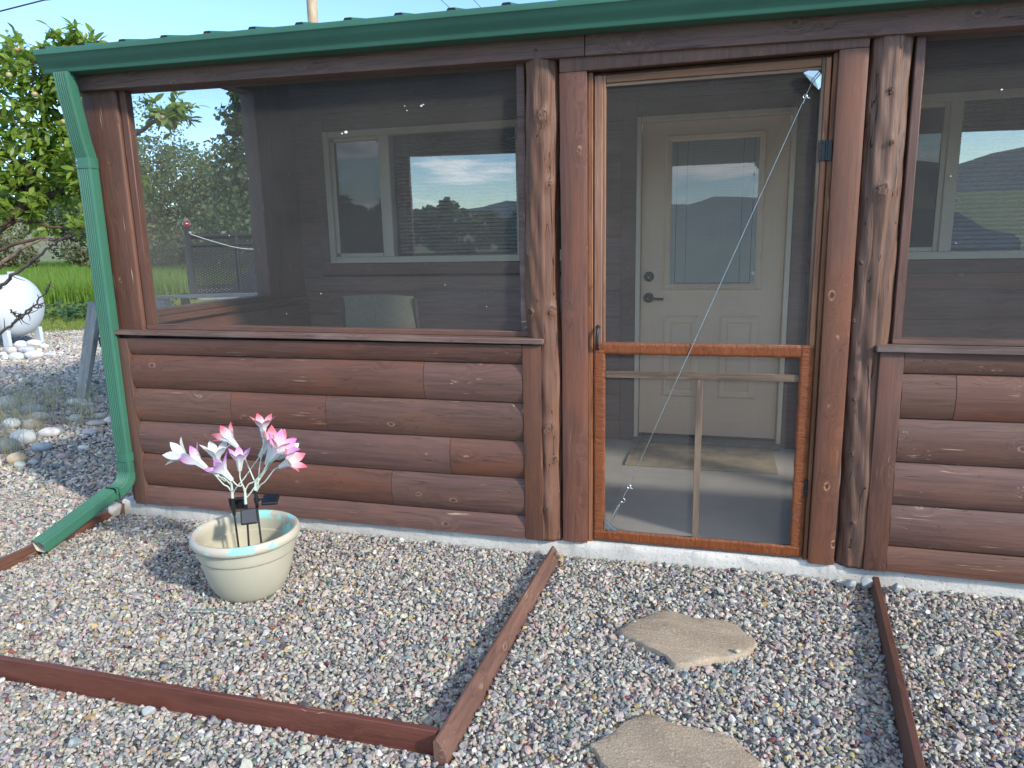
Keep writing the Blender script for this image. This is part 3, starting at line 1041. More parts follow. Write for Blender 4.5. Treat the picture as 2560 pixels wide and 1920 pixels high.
# flecks stuck in the mesh
fl = []
for x, z, s in ((-1.36, 2.0, .004), (-1.28, 1.995, .007), (-1.27, 2.0, .005), (-1.35, 1.98, .004), (-1.66, 1.905, .011), (-1.68, 1.90, .006), (-2.2, 1.72, .003), (-1.2, 1.2, .003), (-1.85, 1.16, .004), (-2.05, 1.06, .003), (-1.0, 1.1, .003), (-2.34, 1.45, .004), (1.0, 1.9, .005), (.86, 1.6, .003), (.9, 1.35, .003)):
    v, f = lathe([(0, .0012), (s * .7, .001), (s, 0)], (0, 0, 0), 7)
    fl.append((np.array([(x + a * .9, .019 - c, z + b * .65) for a, b, c in v]), f))
tag(obj('screen_fleck', *merge(fl), MAT['bird'], cab), kind='stuff')

# left end of the porch: low wall, posts, plate
ew = empty('end_wall', (-3.05, .95, 0), cab)
obj('wall_panel', *cboxvf(-3.09, -2.995, .155, 1.76, .0, .985), MAT['trim_y'], ew)
for k in range(5):
    z0 = .02 + k * .19
    V, F = prism([(-.0, z0), (.018, z0 + .01), (.026, z0 + .095), (.018, z0 + .18), (0, z0 + .189)], (-2.994, .16, 0), (-2.994, 1.76, 0), (1, 0, 0), (0, 0, 1))
    obj('log_siding', V, F, MAT['trim_y'], ew, 40)
box('sill', -3.14, -2.955, .158, 1.74, .986, 1.02, MAT['trim_y'], ew, .004)
box('sill_stop', -3.09, -3.0, .16, 1.30, 1.0205, 1.058, MAT['trim_y'], ew, .004)
box('post', -3.10, -2.992, 1.30, 1.455, .99, 2.6, MAT['trim_v'], ew, .006, 2)
box('trim_board', -3.09, -3.004, 1.456, 1.775, 1.022, 2.7, MAT['trim_v'], ew, .004)
V, F = cboxvf(-3.10, -2.99, .52, 1.299, 2.398, 2.5)
V[:, 2] = np.where(V[:, 2] > 2.45, 2.30 + .235 * (V[:, 1] + .145) + .035, V[:, 2])
obj('top_plate', V, F, MAT['trim_y'], ew)

# porch ceiling boards
ce = obj('porch_ceiling', *grid(-3.1, 6.3, .095, 1.80, 2, 2, lambda x, y: 2.30 + .2 * y + GS * x), MAT['ceil'], cab)
for k in range(8):
    x = -2.6 + .8 * k
    V, F = cboxvf(x - .02, x + .02, .1, 1.79, 0, .12)
    V[:, 2] += 2.19 + .2 * V[:, 1] + GS * V[:, 0]
    obj('rafter', V, F, MAT['ceil'], ce)

# ------------------------------------------------------------------ house wall with windows and door
HY = 1.78
hwall = empty('house_wall', (0, HY, 0), cab)
V, F = cboxvf(-3.12, 6.3, HY + .031, HY + .08, 2.40, 2.67)
V[:, 2] += GS * V[:, 0]
obj('frieze_board', V, F, MAT['trim_h'], hwall)
# the wall sheathing with openings
W1 = (-2.762, -.862, 1.256, 2.196)
W2 = (.852, 2.752, 1.232, 2.180)
DR = (-.499, .472, 0.0, 2.160)
holes = [(W1[0] - .085, W1[1] + .085, W1[2] - .10, W1[3] + .085), (W2[0] - .085, W2[1] + .085, W2[2] - .085, W2[3] + .085), (DR[0] - .10, DR[1] + .10, -1, DR[3] + .10)]
z = .133 - LOGH
row = 0
while z < 2.45:
    za, zb = max(z, .002), z + LOGH
    ivs = [(-3.09, 3.3)]
    # split the course where an opening cuts it; partial cuts keep the strip above or below
    bands = sorted({za, zb} | {h[2] for h in holes if za < h[2] < zb} | {h[3] for h in holes if za < h[3] < zb})
    for ba, bb in zip(bands[:-1], bands[1:]):
        segs = [(-3.085, 3.3)]
        for h in holes:
            if h[2] < (ba + bb) / 2 < h[3]:
                segs = [s for a, c in segs for s in ((a, min(c, h[0])), (max(a, h[1]), c)) if s[1] - s[0] > .01]
        for a, c in segs:
            js = [a] + [j for j in (-1.7 + .9 * ((row * 7) % 5) - .4,) if a + .3 < j < c - .3] + [c]
            for p, q in zip(js[:-1], js[1:]):
                loglen('log_siding', p + .001, q - .001, ba, bb, z, MAT['ilog'], hwall, yf=HY + .03, depth=.03)
    z += LOGH; row += 1
for (x0, x1, z0, z1) in (W1, W2):
    for nm, a in (('casing', (x0 - .084, x0 - .002, z0 - .084, z1 + .084)), ('casing', (x1 + .002, x1 + .084, z0 - .084, z1 + .084)), ('casing', (x0 - .0015, x1 + .0015, z0 - .084, z0 - .002)), ('casing', (x0 - .0015, x1 + .0015, z1 + .002, z1 + .084))):
        box(nm, a[0], a[1], HY - .010, HY + .06, a[2], a[3], MAT['itrim'], hwall, .004)
for a in ((DR[0] - .099, DR[0] - .002, .002, DR[3] + .099), (DR[1] + .002, DR[1] + .099, .002, DR[3] + .099)):
    box('casing', a[0], a[1], HY - .008, HY + .06, a[2], a[3], MAT['itrim'], hwall, .004)
box('casing', DR[0] - .0015, DR[1] + .0015, HY - .008, HY + .06, DR[3] + .002, DR[3] + .099, MAT['trim_h'], hwall, .004)


def window(x0, x1, z0, z1):
    wn_ = empty('window', ((x0 + x1) / 2, HY, z0), cab)
    fw = .045
    fr = lambda n, a, b, c, d, y0, y1: box(n, a, b, y0, y1, c, d, MAT['vinyl'], wn_, .003)
    fr('frame', x0, x0 + fw, z0, z1, HY - .022, HY + .06)
    fr('frame', x1 - fw, x1, z0, z1, HY - .022, HY + .06)
    fr('frame', x0 + fw + .0005, x1 - fw - .0005, z0, z0 + fw, HY - .021, HY + .06)
    fr('frame', x0 + fw + .0005, x1 - fw - .0005, z1 - fw, z1, HY - .021, HY + .06)
    m1, m2 = x0 + .452, x1 - .452
    for m in (m1, m2): fr('mullion', m, m + .066 if m == m1 else m + .066, z0 + fw + .0005, z1 - fw - .0005, HY - .018, HY + .06)
    panes = [(x0 + fw, m1, .035), (m1 + .066, m2, .02), (m2 + .066, x1 - fw, .035)]
    for i, (a, b, dy) in enumerate(panes):
        sh = .028
        if i != 1:
            for q in ((a, a + sh, z0 + fw, z1 - fw), (b - sh, b, z0 + fw, z1 - fw), (a + sh + .0005, b - sh - .0005, z0 + fw, z0 + fw + sh), (a + sh + .0005, b - sh - .0005, z1 - fw - sh, z1 - fw)):
                fr('sash', q[0] + .0005, q[1] - .0005, q[2] + .0006, q[3] - .0006, HY + .004, HY + .05)
            obj('insect_screen', [(a + sh, HY + .012, z0 + fw + sh), (b - sh, HY + .012, z0 + fw + sh), (b - sh, HY + .012, z1 - fw - sh), (a + sh, HY + .012, z1 - fw - sh)], [[0, 1, 2, 3]], MAT['wscreen'], wn_)
            for qx in (a + .006, ):
                for qz in (z0 + fw + .006, z1 - fw - .03):
                    box('sash_corner', qx, qx + .018, HY - .002, HY + .006, qz, qz + .024, MAT['gasket'], wn_, .002)
        tl = -.010 if x0 < 0 else -.020
        obj('pane', [(a, HY + dy, z0 + fw), (b, HY + dy, z0 + fw), (b, HY + dy + tl, z1 - fw), (a, HY + dy + tl, z1 - fw)], [[0, 1, 2, 3]], MAT['glass'], wn_)
    if True:
        bl = []
        a, b, _ = panes[1]
        zz = z0 + fw + .02
        while zz < z1 - fw - .02:
            V = np.array([(a + .01, HY + .075, zz), (b - .01, HY + .075, zz), (b - .01, HY + .096, zz + .016), (a + .01, HY + .096, zz + .016), (a + .01, HY + .0755, zz - .0012), (b - .01, HY + .0755, zz - .0012)])
            bl.append((V, [[0, 1, 2, 3], [0, 1, 5, 4]]))
            zz += .0262
        tag(obj('blind', *merge(bl), MAT['blind'], wn_), kind='stuff')
    # dim room behind
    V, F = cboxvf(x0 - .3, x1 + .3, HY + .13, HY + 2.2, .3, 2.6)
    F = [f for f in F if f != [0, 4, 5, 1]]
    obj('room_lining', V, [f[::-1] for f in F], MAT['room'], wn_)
    return wn_


window(*W1)
window(*W2)

# entry door
ed = empty('entry_door', (-.01, HY, 0), cab)
for a in ((DR[0], DR[0] + .030, .001, DR[3]), (DR[1] - .030, DR[1], .001, DR[3]), (DR[0] + .0305, DR[1] - .0305, DR[3] - .034, DR[3])):
    box('door_frame', a[0], a[1], HY - .018, HY + .10, a[2], a[3], MAT['tanlite'], ed, .004)
SX0, SX1, SZ0, SZ1 = DR[0] + .034, DR[1] - .034, .052, DR[3] - .038
SY = HY + .032
GX0, GX1, GZ0, GZ1 = -.277, .268, 1.087, 2.003
# slab as a ring round the light
slabs = [cboxvf(SX0, GX0, SY, SY + .04, SZ0, SZ1), cboxvf(GX1, SX1, SY, SY + .04, SZ0, SZ1), cboxvf(GX0, GX1, SY, SY + .04, SZ0, GZ0), cboxvf(GX0, GX1, SY, SY + .04, GZ1, SZ1)]
slabs = []
gx, gzv = [SX0, GX0, GX1, SX1], [SZ0, GZ0, GZ1, SZ1]
V = [(x, SY, z_) for x in gx for z_ in gzv]
F = [[i * 4 + j, (i + 1) * 4 + j, (i + 1) * 4 + j + 1, i * 4 + j + 1] for i in range(3) for j in range(3) if not (i == 1 and j == 1)]
obj('door_slab', V, F, MAT['tan'], ed)


def molding(x0, x1, z0, z1, wid, hgt, name, inner=None):
    """stepped picture-frame molding"""
    st = [(0, 0), (.12, .6), (.3, 1.0), (.5, .7), (.62, .75), (.85, .35), (1, .0)]
    V, F = [], []
    for s, h in st:
        q = wid * s
        V += [(x0 + q, SY - .001 - hgt * h, z0 + q), (x1 - q, SY - .001 - hgt * h, z0 + q), (x1 - q, SY - .001 - hgt * h, z1 - q), (x0 + q, SY - .001 - hgt * h, z1 - q)]
    for i in range(len(st) - 1):
        for j in range(4):
            a, b = i * 4 + j, i * 4 + (j + 1) % 4
            F.append([a, b, b + 4, a + 4])
    obj(name, V, F, MAT['tan'], ed, 25)


molding(-.318, .306, 1.047, 2.043, .044, .016, 'glass_surround')
for x0, x1 in ((-.314, -.078), (.054, .300)):
    molding(x0, x1, .318, .879, .05, .010, 'panel_molding')
    box('raised_panel', x0 + .055, x1 - .055, SY - .009, SY + .004, .373, .824, MAT['tan'], ed, .006, 2)
obj('door_glass', [(GX0, SY + .004, GZ0), (GX1, SY + .004, GZ0), (GX1, SY + .004, GZ1), (GX0, SY + .004, GZ1)], [[0, 1, 2, 3]], MAT['dglass'], ed)
bl = []
zz = GZ0 + .008
while zz < GZ1 - .01:
    bl.append((np.array([(GX0 + .035, SY + .016, zz), (GX1 - .035, SY + .016, zz), (GX1 - .035, SY + .0195, zz + .0124), (GX0 + .035, SY + .0195, zz + .0124)]), [[0, 1, 2, 3]]))
    zz += .0128
tag(obj('blind', *merge(bl), MAT['blind'], ed), kind='stuff')
for x in (GX0 + .0005, GX1 - .031): box('blind_rail', x, x + .0305, SY + .012, SY + .03, GZ0 + .001, GZ1 - .001, MAT['blind'], ed, .002)
for x in (GX0 + .10, GX1 - .10): obj('blind_cord', *tube([(x, SY + .012, GZ0), (x, SY + .012, GZ1)], .0012, 6), MAT['gasket'], ed)
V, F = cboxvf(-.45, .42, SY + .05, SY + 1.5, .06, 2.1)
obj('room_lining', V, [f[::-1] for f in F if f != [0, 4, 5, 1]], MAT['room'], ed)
box('threshold', DR[0] + .004, DR[1] - .004, HY - .075, HY + .09, .0, .034, MAT['gasket'], ed, .008, 2)
box('sweep', SX0, SX1, SY - .004, SY + .03, .036, .051, MAT['plast'], ed, .001)


def yturn(prof, x, z, y, n=28):
    v, f = lathe(prof, (0, 0, 0), n)
    return np.array([(x + a, y - c, z + b) for a, b, c in v]), f


lk = obj('deadbolt', *yturn([(.034, 0), (.034, .006), (.031, .011), (.024, .014), (.012, .0145), (.011, .019), (0, .019)], -.412, 1.138, SY), MAT['bronze'], ed, 40)
obj('keyway', *yturn([(.006, 0), (.006, .001), (0, .001)], -.413, 1.135, SY - .0195, 12), MAT['zinc'], ed, 40)
lv = obj('lever_rosette', *yturn([(.034, 0), (.034, .006), (.030, .012), (.020, .014), (.013, .03), (.012, .045), (0, .046)], -.412, .997, SY), MAT['bronze'], ed, 40)
V, F = tube(spline([(-.412, SY - .04, .996), (-.385, SY - .047, .996), (-.35, SY - .045, .992), (-.311, SY - .043, .991)], 6), [.010] * 6 + [.008] * 6 + [.0085] * 7, 12)
obj('lever', V, F, MAT['bronze'], ed, 60)
obj('keyway', *yturn([(.006, 0), (.006, .001), (0, .001)], -.416, .995, SY - .0465, 12), MAT['zinc'], ed, 40)

# ------------------------------------------------------------------ screen door
sd = empty('screen_door', (-.043, 0, .014), cab)
DY0, DY1 = .0, .026
box('stile', -.498, -.463, DY0, DY1, .016, 2.058, MAT['door_v'], sd, .003)
box('stile', .393, .4135, DY0, DY1, .016, 2.058, MAT['door_v'], sd, .003)
box('inner_stile', -.4625, -.450, DY0 + .004, DY1, .09, 2.058, MAT['door_v'], sd, .002)
box('inner_stile', .3795, .3925, DY0 + .004, DY1, .09, 2.058, MAT['lat_v'], sd, .002)
box('top_rail', -.4495, .379, DY0 + .002, DY1, 2.026, 2.058, MAT['door_h'], sd, .003)
box('screen_bead', -.4495, .379, DY0 + .006, DY1, 2.012, 2.0255, MAT['lat_h'], sd, .002)
box('bottom_rail', -.4495, .379, DY0 + .003, DY1, .016, .058, MAT['door_h'], sd, .002)
box('middle_rail', -.4495, .379, DY0 + .003, DY1, .900, .945, MAT['door_h'], sd, .002)


def tape(x0, x1, z0, z1, y, axis, seed):
    nx, nz = max(2, int((x1 - x0) / .006)), max(2, int((z1 - z0) / .006))
    nx, nz = min(nx, 150), min(nz, 160)
    V, F = grid(x0, x1, z0, z1, nx, nz, lambda a, b: a * 0)
    a, b = V[:, 0].copy(), V[:, 1].copy()
    al = a if axis == 0 else b
    cr = b if axis == 0 else a
    r_ = np.random.default_rng(seed)
    h = np.zeros(len(V))
    for k in range(7):
        f = r_.uniform(120, 420); h += np.sin(al * f + 6 * np.sin(cr * r_.uniform(10, 30) + k) + r_.uniform(0, 6)) / 7
    edge = np.minimum.reduce([a - x0, x1 - a, b - z0, z1 - b])
    yy = y - .0016 * np.clip(h, -1, 1) - .0005
    yy = np.where(edge < 1e-6, y + .0045, yy)
    jit = .0012 * np.sin(al * 60 + seed) * (np.abs(edge) < 1e-6)
    V = np.stack([a + (jit if axis == 2 else 0), yy, b + (jit if axis == 0 else 0)], -1)
    return obj('tape_strip', V, F, MAT['tape_x' if axis == 0 else 'tape_z'], sd, 180)


tape(-.4985, .410, .893, .944, -.0045, 0, 1)
tape(-.4995, -.449, .052, .915, -.0062, 2, 2)
tape(.361, .4125, .055, .948, -.0062, 2, 3)
tape(-.500, .411, .014, .064, -.0080, 0, 4)
screen('screen_mesh', -.452, .382, .05, 2.016, .015, sd)
box('lattice_bar', -.450, .364, .004, .0125, .788, .819, MAT['lat_h'], sd, .0015, shear=.006)
box('lattice_bar', -.0525, -.0245, .0035, .0125, .057, .7875, MAT['lat_v'], sd, .0015)


def bar3(name, pts, r_, mat, n=8):
    return obj(name, *tube(pts, r_, n), mat, sd, 60)


WY = -.009
bar3('brace_wire', [(.344, WY, 1.965), (.326, WY, 1.922), (-.335, WY, .290)], .0016, MAT['zinc'], 6)
bar3('wire_end', [(.326, WY - .003, 1.922), (.316, WY - .004, 1.892)], .0024, MAT['zinc'], 6)


def torus(c, R_, r_, ax, n=18):
    th = np.linspace(0, 2 * np.pi, n + 1)
    u, v = ax
    return tube([np.array(c) + R_ * (np.cos(t) * np.array(u) + np.sin(t) * np.array(v)) for t in th], r_, 6, False)


ux, uz = (1, 0, 0), (0, 0, 1)
for (x, z, rr_) in ((.324, 1.918, .0075), (-.335, .287, .008)):
    obj('wire_clamp', *torus((x, WY - .003, z), rr_, .003, (ux, uz)), MAT['zinc'], sd, 60)
    obj('clamp_bolt', *tube([(x + .004, WY - .005, z - .002), (x + .016, WY - .006, z - .009)], .003, 8), MAT['zinc'], sd, 60)
bar3('wire_tail', [(-.335, WY, .287), (-.362, WY, .232)], .0016, MAT['zinc'], 6)
hk = [(-.362 + .009 * math.sin(t), WY - .002, .228 - .010 + .010 * math.cos(t)) for t in np.linspace(0, 4.2, 14)]
bar3('eye_hook', hk, .0022, MAT['zinc'])
bar3('turnbuckle', [(-.371, WY, .213), (-.379, WY, .196), (-.3795, WY, .1945), (-.409, WY, .128), (-.4095, WY, .1265), (-.4215, WY, .105)], [.0022, .0022, .0058, .0058, .0024, .0024], MAT['zinc'])
for nm, pts in (('corner_bracket', [(.313, 2.006), (.330, 2.012), (.366, 2.009), (.379, 1.994), (.378, 1.948), (.371, 1.940), (.345, 1.968)]), ('corner_bracket', [(-.4485, .122), (-.386, .066), (-.392, .062), (-.430, .0635), (-.4485, .078)])):
    c = np.mean(pts, 0)
    V = [(c[0], -.010, c[1])] + [(a, -.0075, b) for a, b in pts] + [(a, -.001, b) for a, b in pts]
    n = len(pts)
    F = [[0, 1 + i, 1 + (i + 1) % n] for i in range(n)] + [[1 + i, 1 + n + i, 1 + n + (i + 1) % n, 1 + (i + 1) % n] for i in range(n)]
    br = obj(nm, V, F, MAT['zinc'], sd)
    a, b = np.array(pts[0]), np.array(pts[-2] if nm and c[1] > 1 else pts[1])
    # pressed ridge through the middle of the bracket
    if c[1] > 1: r0, r1 = (.343, 1.968), (.372, 2.002)
    else: r0, r1 = (-.418, .096), (-.436, .071)
    for s in (-1, 1):
        d = np.array([r1[1] - r0[1], -(r1[0] - r0[0])]); d = d / np.linalg.norm(d) * .0045 * s
        obj('bracket_ridge', *tube([(r0[0] + d[0], -.0105, r0[1] + d[1]), (r1[0] + d[0], -.0100, r1[1] + d[1])], .0026, 6), MAT['zinc'], sd, 60)
for z0, z1, wide in ((1.676, 1.753, True), (.291, .370, False)):
    if wide:
        box('hinge', .384, .409, -.0045, -.0005, z0, z1, MAT['black'], sd, .0008)
        box('hinge', .4165, .4325, -.0065, .001, z0, z1, MAT['black'], sd, .0008)
        for zz in (.15, .5, .85):
            obj('hinge_screw', *yturn([(.0032, 0), (.0025, .0012), (0, .0014)], .397 if zz != .5 else .394, z0 + (z1 - z0) * zz, -.0046, 10), MAT['dark'], sd, 60)
    kn = []
    for k in range(5):
        a = z0 + (z1 - z0) * k / 5
        kn.append(tube([(.4135, -.006, a + .0006), (.4135, -.006, a + (z1 - z0) / 5 - .0006)], .0052 if wide else .0075, 12))
    obj('hinge_knuckle', *merge(kn), MAT['black'], sd, 60)
V, F = tube(spline([(-.478, -.002, 1.015), (-.478, -.016, 1.008), (-.480, -.026, .985), (-.481, -.028, .965), (-.481, -.026, .945), (-.480, -.016, .922), (-.480, -.002, .917)], 5), [.006] * 8 + [.0075] * 15 + [.006] * 8, 10)
hd = obj('pull_handle', V, F, MAT['black'], sd, 60)
for z_ in (1.014, .918): obj('handle_boss', *yturn([(.0095, 0), (.0085, .005), (.004, .008), (0, .009)], -.479, z_, -.0005, 14), MAT['black'], sd, 40)

# ================================================================== things on and around the porch
V, F = grid(-.49, .415, 1.195, 1.70, 24, 14, lambda x, y: .010 + .003 * np.sin(x * 9) * np.sin(y * 11))
n0 = len(V); V2 = V.copy(); V2[:, 2] = .0015
rim = [i * 15 for i in range(25)] + [24 * 15 + j for j in range(1, 15)] + [i * 15 + 14 for i in range(23, -1, -1)] + [j for j in range(13, 0, -1)]
F = F + [[a, a + n0, b + n0, b] for a, b in zip(rim, rim[1:] + rim[:1])]
MAT['mat'] = flat('tan_woven_mat', (.33, .28, .195), .95, var=.35, vs=9, bs=.5, bscale=220)
tag(obj('doormat', np.concatenate([V, V2]), F, MAT['mat'], smooth=40), 'worn tan doormat on porch floor before the entry door', 'doormat')

# sling chair, its back toward the screen
ch = tag(empty('patio_chair', (-1.80, .85, 0)), 'patio chair with olive sling fabric behind the left porch screen', 'chair')
cx0, cx1 = -2.06, -1.56
V, F = [], []
for i in range(13):
    t = i / 12
    y = .62 + .10 * (1 - t) - .02 * math.sin(t * 3) ; z = .46 + .64 * t
    for j in range(9):
        s = j / 8
        V.append((cx0 + .03 + (cx1 - cx0 - .06) * s, y - .018 * math.sin(s * math.pi), z + .012 * math.sin(s * math.pi) * t))
F = [[i * 9 + j, i * 9 + j + 1, (i + 1) * 9 + j + 1, (i + 1) * 9 + j] for i in range(12) for j in range(8)]
V = np.array(V); V[:, 0] -= .028
obj('backrest', V, F, MAT['sling'], ch, 180)
V, F = grid(cx0 + .01, cx1 - .05, .72, 1.16, 6, 6, lambda x, y: .45 - .02 * np.sin((y - .72) / .44 * 3.14))
obj('seat', V, F, MAT['sling'], ch, 180)
for x in (cx0 - .005, cx1 - .05):
    obj('back_frame', *tube(spline([(x, .615, 1.088), (x, .68, .7), (x, .74, .44)], 6), .013, 8), MAT['chairmetal'], ch, 60)
    obj('leg', *tube(spline([(x, .74, .44), (x, .68, .2), (x, .62, .0)], 6), .013, 8), MAT['chairmetal'], ch, 60)
    obj('leg', *tube(spline([(x, .74, .44), (x, 1.14, .44), (x, 1.18, .2), (x, 1.2, .0)], 6), .013, 8), MAT['chairmetal'], ch, 60)
    obj('armrest', *tube(spline([(x, .66, .68), (x, .9, .69), (x, 1.15, .66), (x, 1.16, .44)], 6), .014, 8), MAT['chairmetal'], ch, 60)

# ------------------------------------------------------------------ flower pot
PC = (-1.917, -.635, -.098)
pt = tag(empty('flower_pot', PC), 'chipped cream plastic flower pot with turquoise paint showing on its rim', 'pot')
o = [(.0, .0), (.112, .0), (.130, .006), (.150, .03), (.172, .07), (.187, .115), (.196, .155), (.199, .180), (.2065, .186), (.2085, .192), (.2095, .215), (.2105, .232), (.219, .2345), (.229, .240), (.2345, .250), (.2345, .262), (.230, .272), (.2215, .2775), (.212, .276), (.205, .270), (.203, .262), (.201, .20), (.193, .196), (.191, .18), (.182, .12), (.166, .07), (.144, .03), (.122, .012), (0, .012)]
o = [(a * .97, b * 1.07) for a, b in o]
body = obj('pot_body', *lathe(o, PC, 72), MAT['pot'], pt, 35, loc=PC)
obj('water', *lathe([(0, .118), (.1755, .118)], PC, 48), MAT['water'], pt)

# ------------------------------------------------------------------ solar flowers
WHITE, PINK, MAG = (.78, .81, .80), (.85, .17, .26), (.70, .27, .64)


def flower(base, tip, tintc, size, parent, seed, opening=1.0):
    """six-petal lily: narrow tube then flaring pointed petals"""
    rr = random.Random(seed)
    base, tip = Vector(base), Vector(tip)
    ax = (tip - base).normalized()
    L = (tip - base).length * size * 1.16
    q = ax.to_track_quat('Z', 'Y').to_matrix()
    root = None
    for k in range(6):
        a0 = k * math.pi / 3 + rr.uniform(-.12, .12)
        inner = k % 2
        op = (1.0 if inner else 1.12) * opening * rr.uniform(.85, 1.15)
        V, C, F = [], [], []
        n, w = 9, 4
        for i in range(n + 1):
            t = i / n
            rad = L * (.05 + .16 * t + .46 * op * max(0, t - .42) ** 1.5 * 1.6)
            zz = L * (t * 1.0 - .30 * op * max(0, t - .62) ** 1.7 * 1.4)
            hw_ = .78 * L * (.055 + .10 * t if t < .5 else (.105 + .15 * math.sin((t - .5) / .5 * math.pi * .62 + .28)) * (1 - ((t - .5) / .5) ** 2.6) + .002)
            for j in range(w + 1):
                s = j / w * 2 - 1
                rl = rad + .05 * L * abs(s) * (1 if t > .5 else .2) * (1 - t)
                p = Vector((rl * math.cos(a0) - hw_ * s * math.sin(a0), rl * math.sin(a0) + hw_ * s * math.cos(a0), zz + .012 * L * abs(s)))
                V.append((base + q @ p)[:])
                f = min(1, max(0, (t - .53) / .36)) ** 1.15
                c = [WHITE[m] * (1 - f) + tintc[m] * f for m in range(3)]
                if t < .12: c = [c[0] * .92, c[1], c[2] * .94]
                C.append((*c, 1))
        F = [[i * (w + 1) + j, i * (w + 1) + j + 1, (i + 1) * (w + 1) + j + 1, (i + 1) * (w + 1) + j] for i in range(n) for j in range(w)]
        pe = obj('flower_head' if root is None else 'petal', V, F, MAT['petal'], parent if root is None else root, 180, attr=C)
        root = root or pe


def solar(name, label, x, ztop, zjoint, xj, foot, flowers, panel, yb, seed):
    t = tag(empty(name, (foot[0], yb, .0)), label, 'solar light', 'solar flower lights in the pot')
    obj('stake', *tube([(foot[0], yb, -.05), (foot[0], yb, foot[1]), (x, yb, ztop - .07)], .0045, 8), MAT['steel'], t, 60)
    obj('grip', *tube([(x, yb, ztop - .078), (x, yb, ztop - .03), (x, yb, ztop)], [.0075, .008, .007], 10), MAT['plast'], t, 60)
    obj('main_stem', *tube([(x, yb, ztop - .001), ((x + xj) / 2, yb, (ztop + zjoint) / 2), (xj, yb, zjoint)], [.0068, .006, .0045], 10), MAT['stem'], t, 60)
    for i, (b, tp, c, sz, dy, op) in enumerate(flowers):
        b = (b[0], yb + dy * .8, b[1]); tp = (tp[0], yb + dy * 1.2, tp[1])
        zz = zjoint - .035 * (i % 2)
        d = Vector(tp) - Vector(b)
        mid = Vector(b) - d.normalized() * .03
        obj('stem', *tube(spline([(xj, yb, zz - .012), (xj + (b[0] - xj) * .18, yb + dy * .12, zz + .018), ((xj + mid.x) / 2, (yb + mid.y) / 2, (zz + mid.z) / 2 + .004 - .012 * (abs(b[0] - xj) > .06)), mid[:], b], 6), .0030, 7), MAT['stem'], t, 60)
        flower(b, tp, c, sz, t, seed * 10 + i, op)
    kind, (px, py, pz), rot = panel
    M4 = Matrix.Translation((px, py, pz)) @ (Matrix.Rotation(rot[1], 4, 'Z') @ Matrix.Rotation(rot[0], 4, 'X') @ Matrix.Rotation(rot[2], 4, 'Z'))
    box('panel_housing', -.034, .034, -.034, .034, -.007, .007, MAT['plast'], t, .006, 3, M4=M4)
    box('solar_cell', -.028, .028, -.028, .028, .0068, .0076, MAT['solar'], t, .0, M4=M4)
    obj('panel_bracket', *tube([(x, yb, ztop - .045), ((x + px) / 2, (yb + py) / 2, ztop - .04), (px, py, pz)], .006, 8), MAT['plast'], t, 60)
    obj('clamp', *tube([(x, yb, ztop - .052), (x, yb, ztop - .036)], .0115, 12), MAT['plast'], t, 60)
    return t


B = lambda *a: a
solar('solar_flower', 'solar flower light with two white lilies leaning far left', -1.971, .329, .397, -1.969, (-1.966, .12), [
    ((-2.14, .490), (-2.232, .524), WHITE, 1.05, -.01, .95),
    ((-2.06, .460), (-2.142, .524), MAG, 1.0, -.03, .85),
    ((-2.030, .458), (-2.028, .532), WHITE, 1.4, .0, 1.05),
    ((-1.852, .507), (-1.80, .580), WHITE, 1.05, .06, .8)], ('back', (-1.972, -.60, .294), (R(-62), R(30), 0)), -.63, 1)
solar('solar_flower', 'solar flower light whose black panel hangs over the pot front', -1.900, .312, .383, -1.897, (-1.905, .12), [
    ((-1.918, .432), (-1.955, .492), MAG, 1.35, -.06, 1.1),
    ((-1.907, .461), (-1.897, .548), MAG, 1.0, -.01, .75),
    ((-1.79, .490), (-1.728, .612), PINK, 1.0, .02, .7),
    ((-1.752, .510), (-1.690, .545), WHITE, 1.2, .05, .9)], ('front', (-1.852, -.690, .278), (R(50), R(34), R(0))), -.64, 2)
solar('solar_flower', 'solar flower light with pink lilies and panel jutting right', -1.856, .372, .414, -1.851, (-1.852, .13), [
    ((-1.941, .550), (-2.012, .606), PINK, 1.05, .03, .85),
    ((-1.793, .608), (-1.787, .690), PINK, 1.05, 0, 1.05),
    ((-1.755, .515), (-1.672, .605), MAG, .95, -.03, .9),
    ((-1.725, .485), (-1.640, .530), PINK, 1.0, -.01, .95)], ('right', (-1.797, -.61, .328), (R(14), R(22), R(0))), -.625, 3)

# ------------------------------------------------------------------ edging boards
TZ = -.019


def edging(name, label, p0, p1, prof, mat, n=16, seed=0):
    p0, p1 = np.array(p0, float), np.array(p1, float)
    d = (p1 - p0) / np.linalg.norm(p1 - p0)
    ex = np.array([-d[1], d[0], 0])
    V, F = prism(prof, p0, p1, ex, (0, 0, 1), n)
    V[:, 2] += .002 * np.sin((V @ d) * 5 + seed)
    return tag(obj(name, V, F, mat, None, 40), label, 'edging', 'reddish brown boards edging the gravel')


flatp = [(-.0, -.16), (0, TZ - .003), (.003, TZ), (.019, TZ), (.022, TZ - .003), (.022, -.16)]
edging('edging_board', 'long reddish brown board along the front of the gravel bed', (-3.24, -1.418, 0), (-.742, -1.412, 0), flatp, MAT['edge_x'])
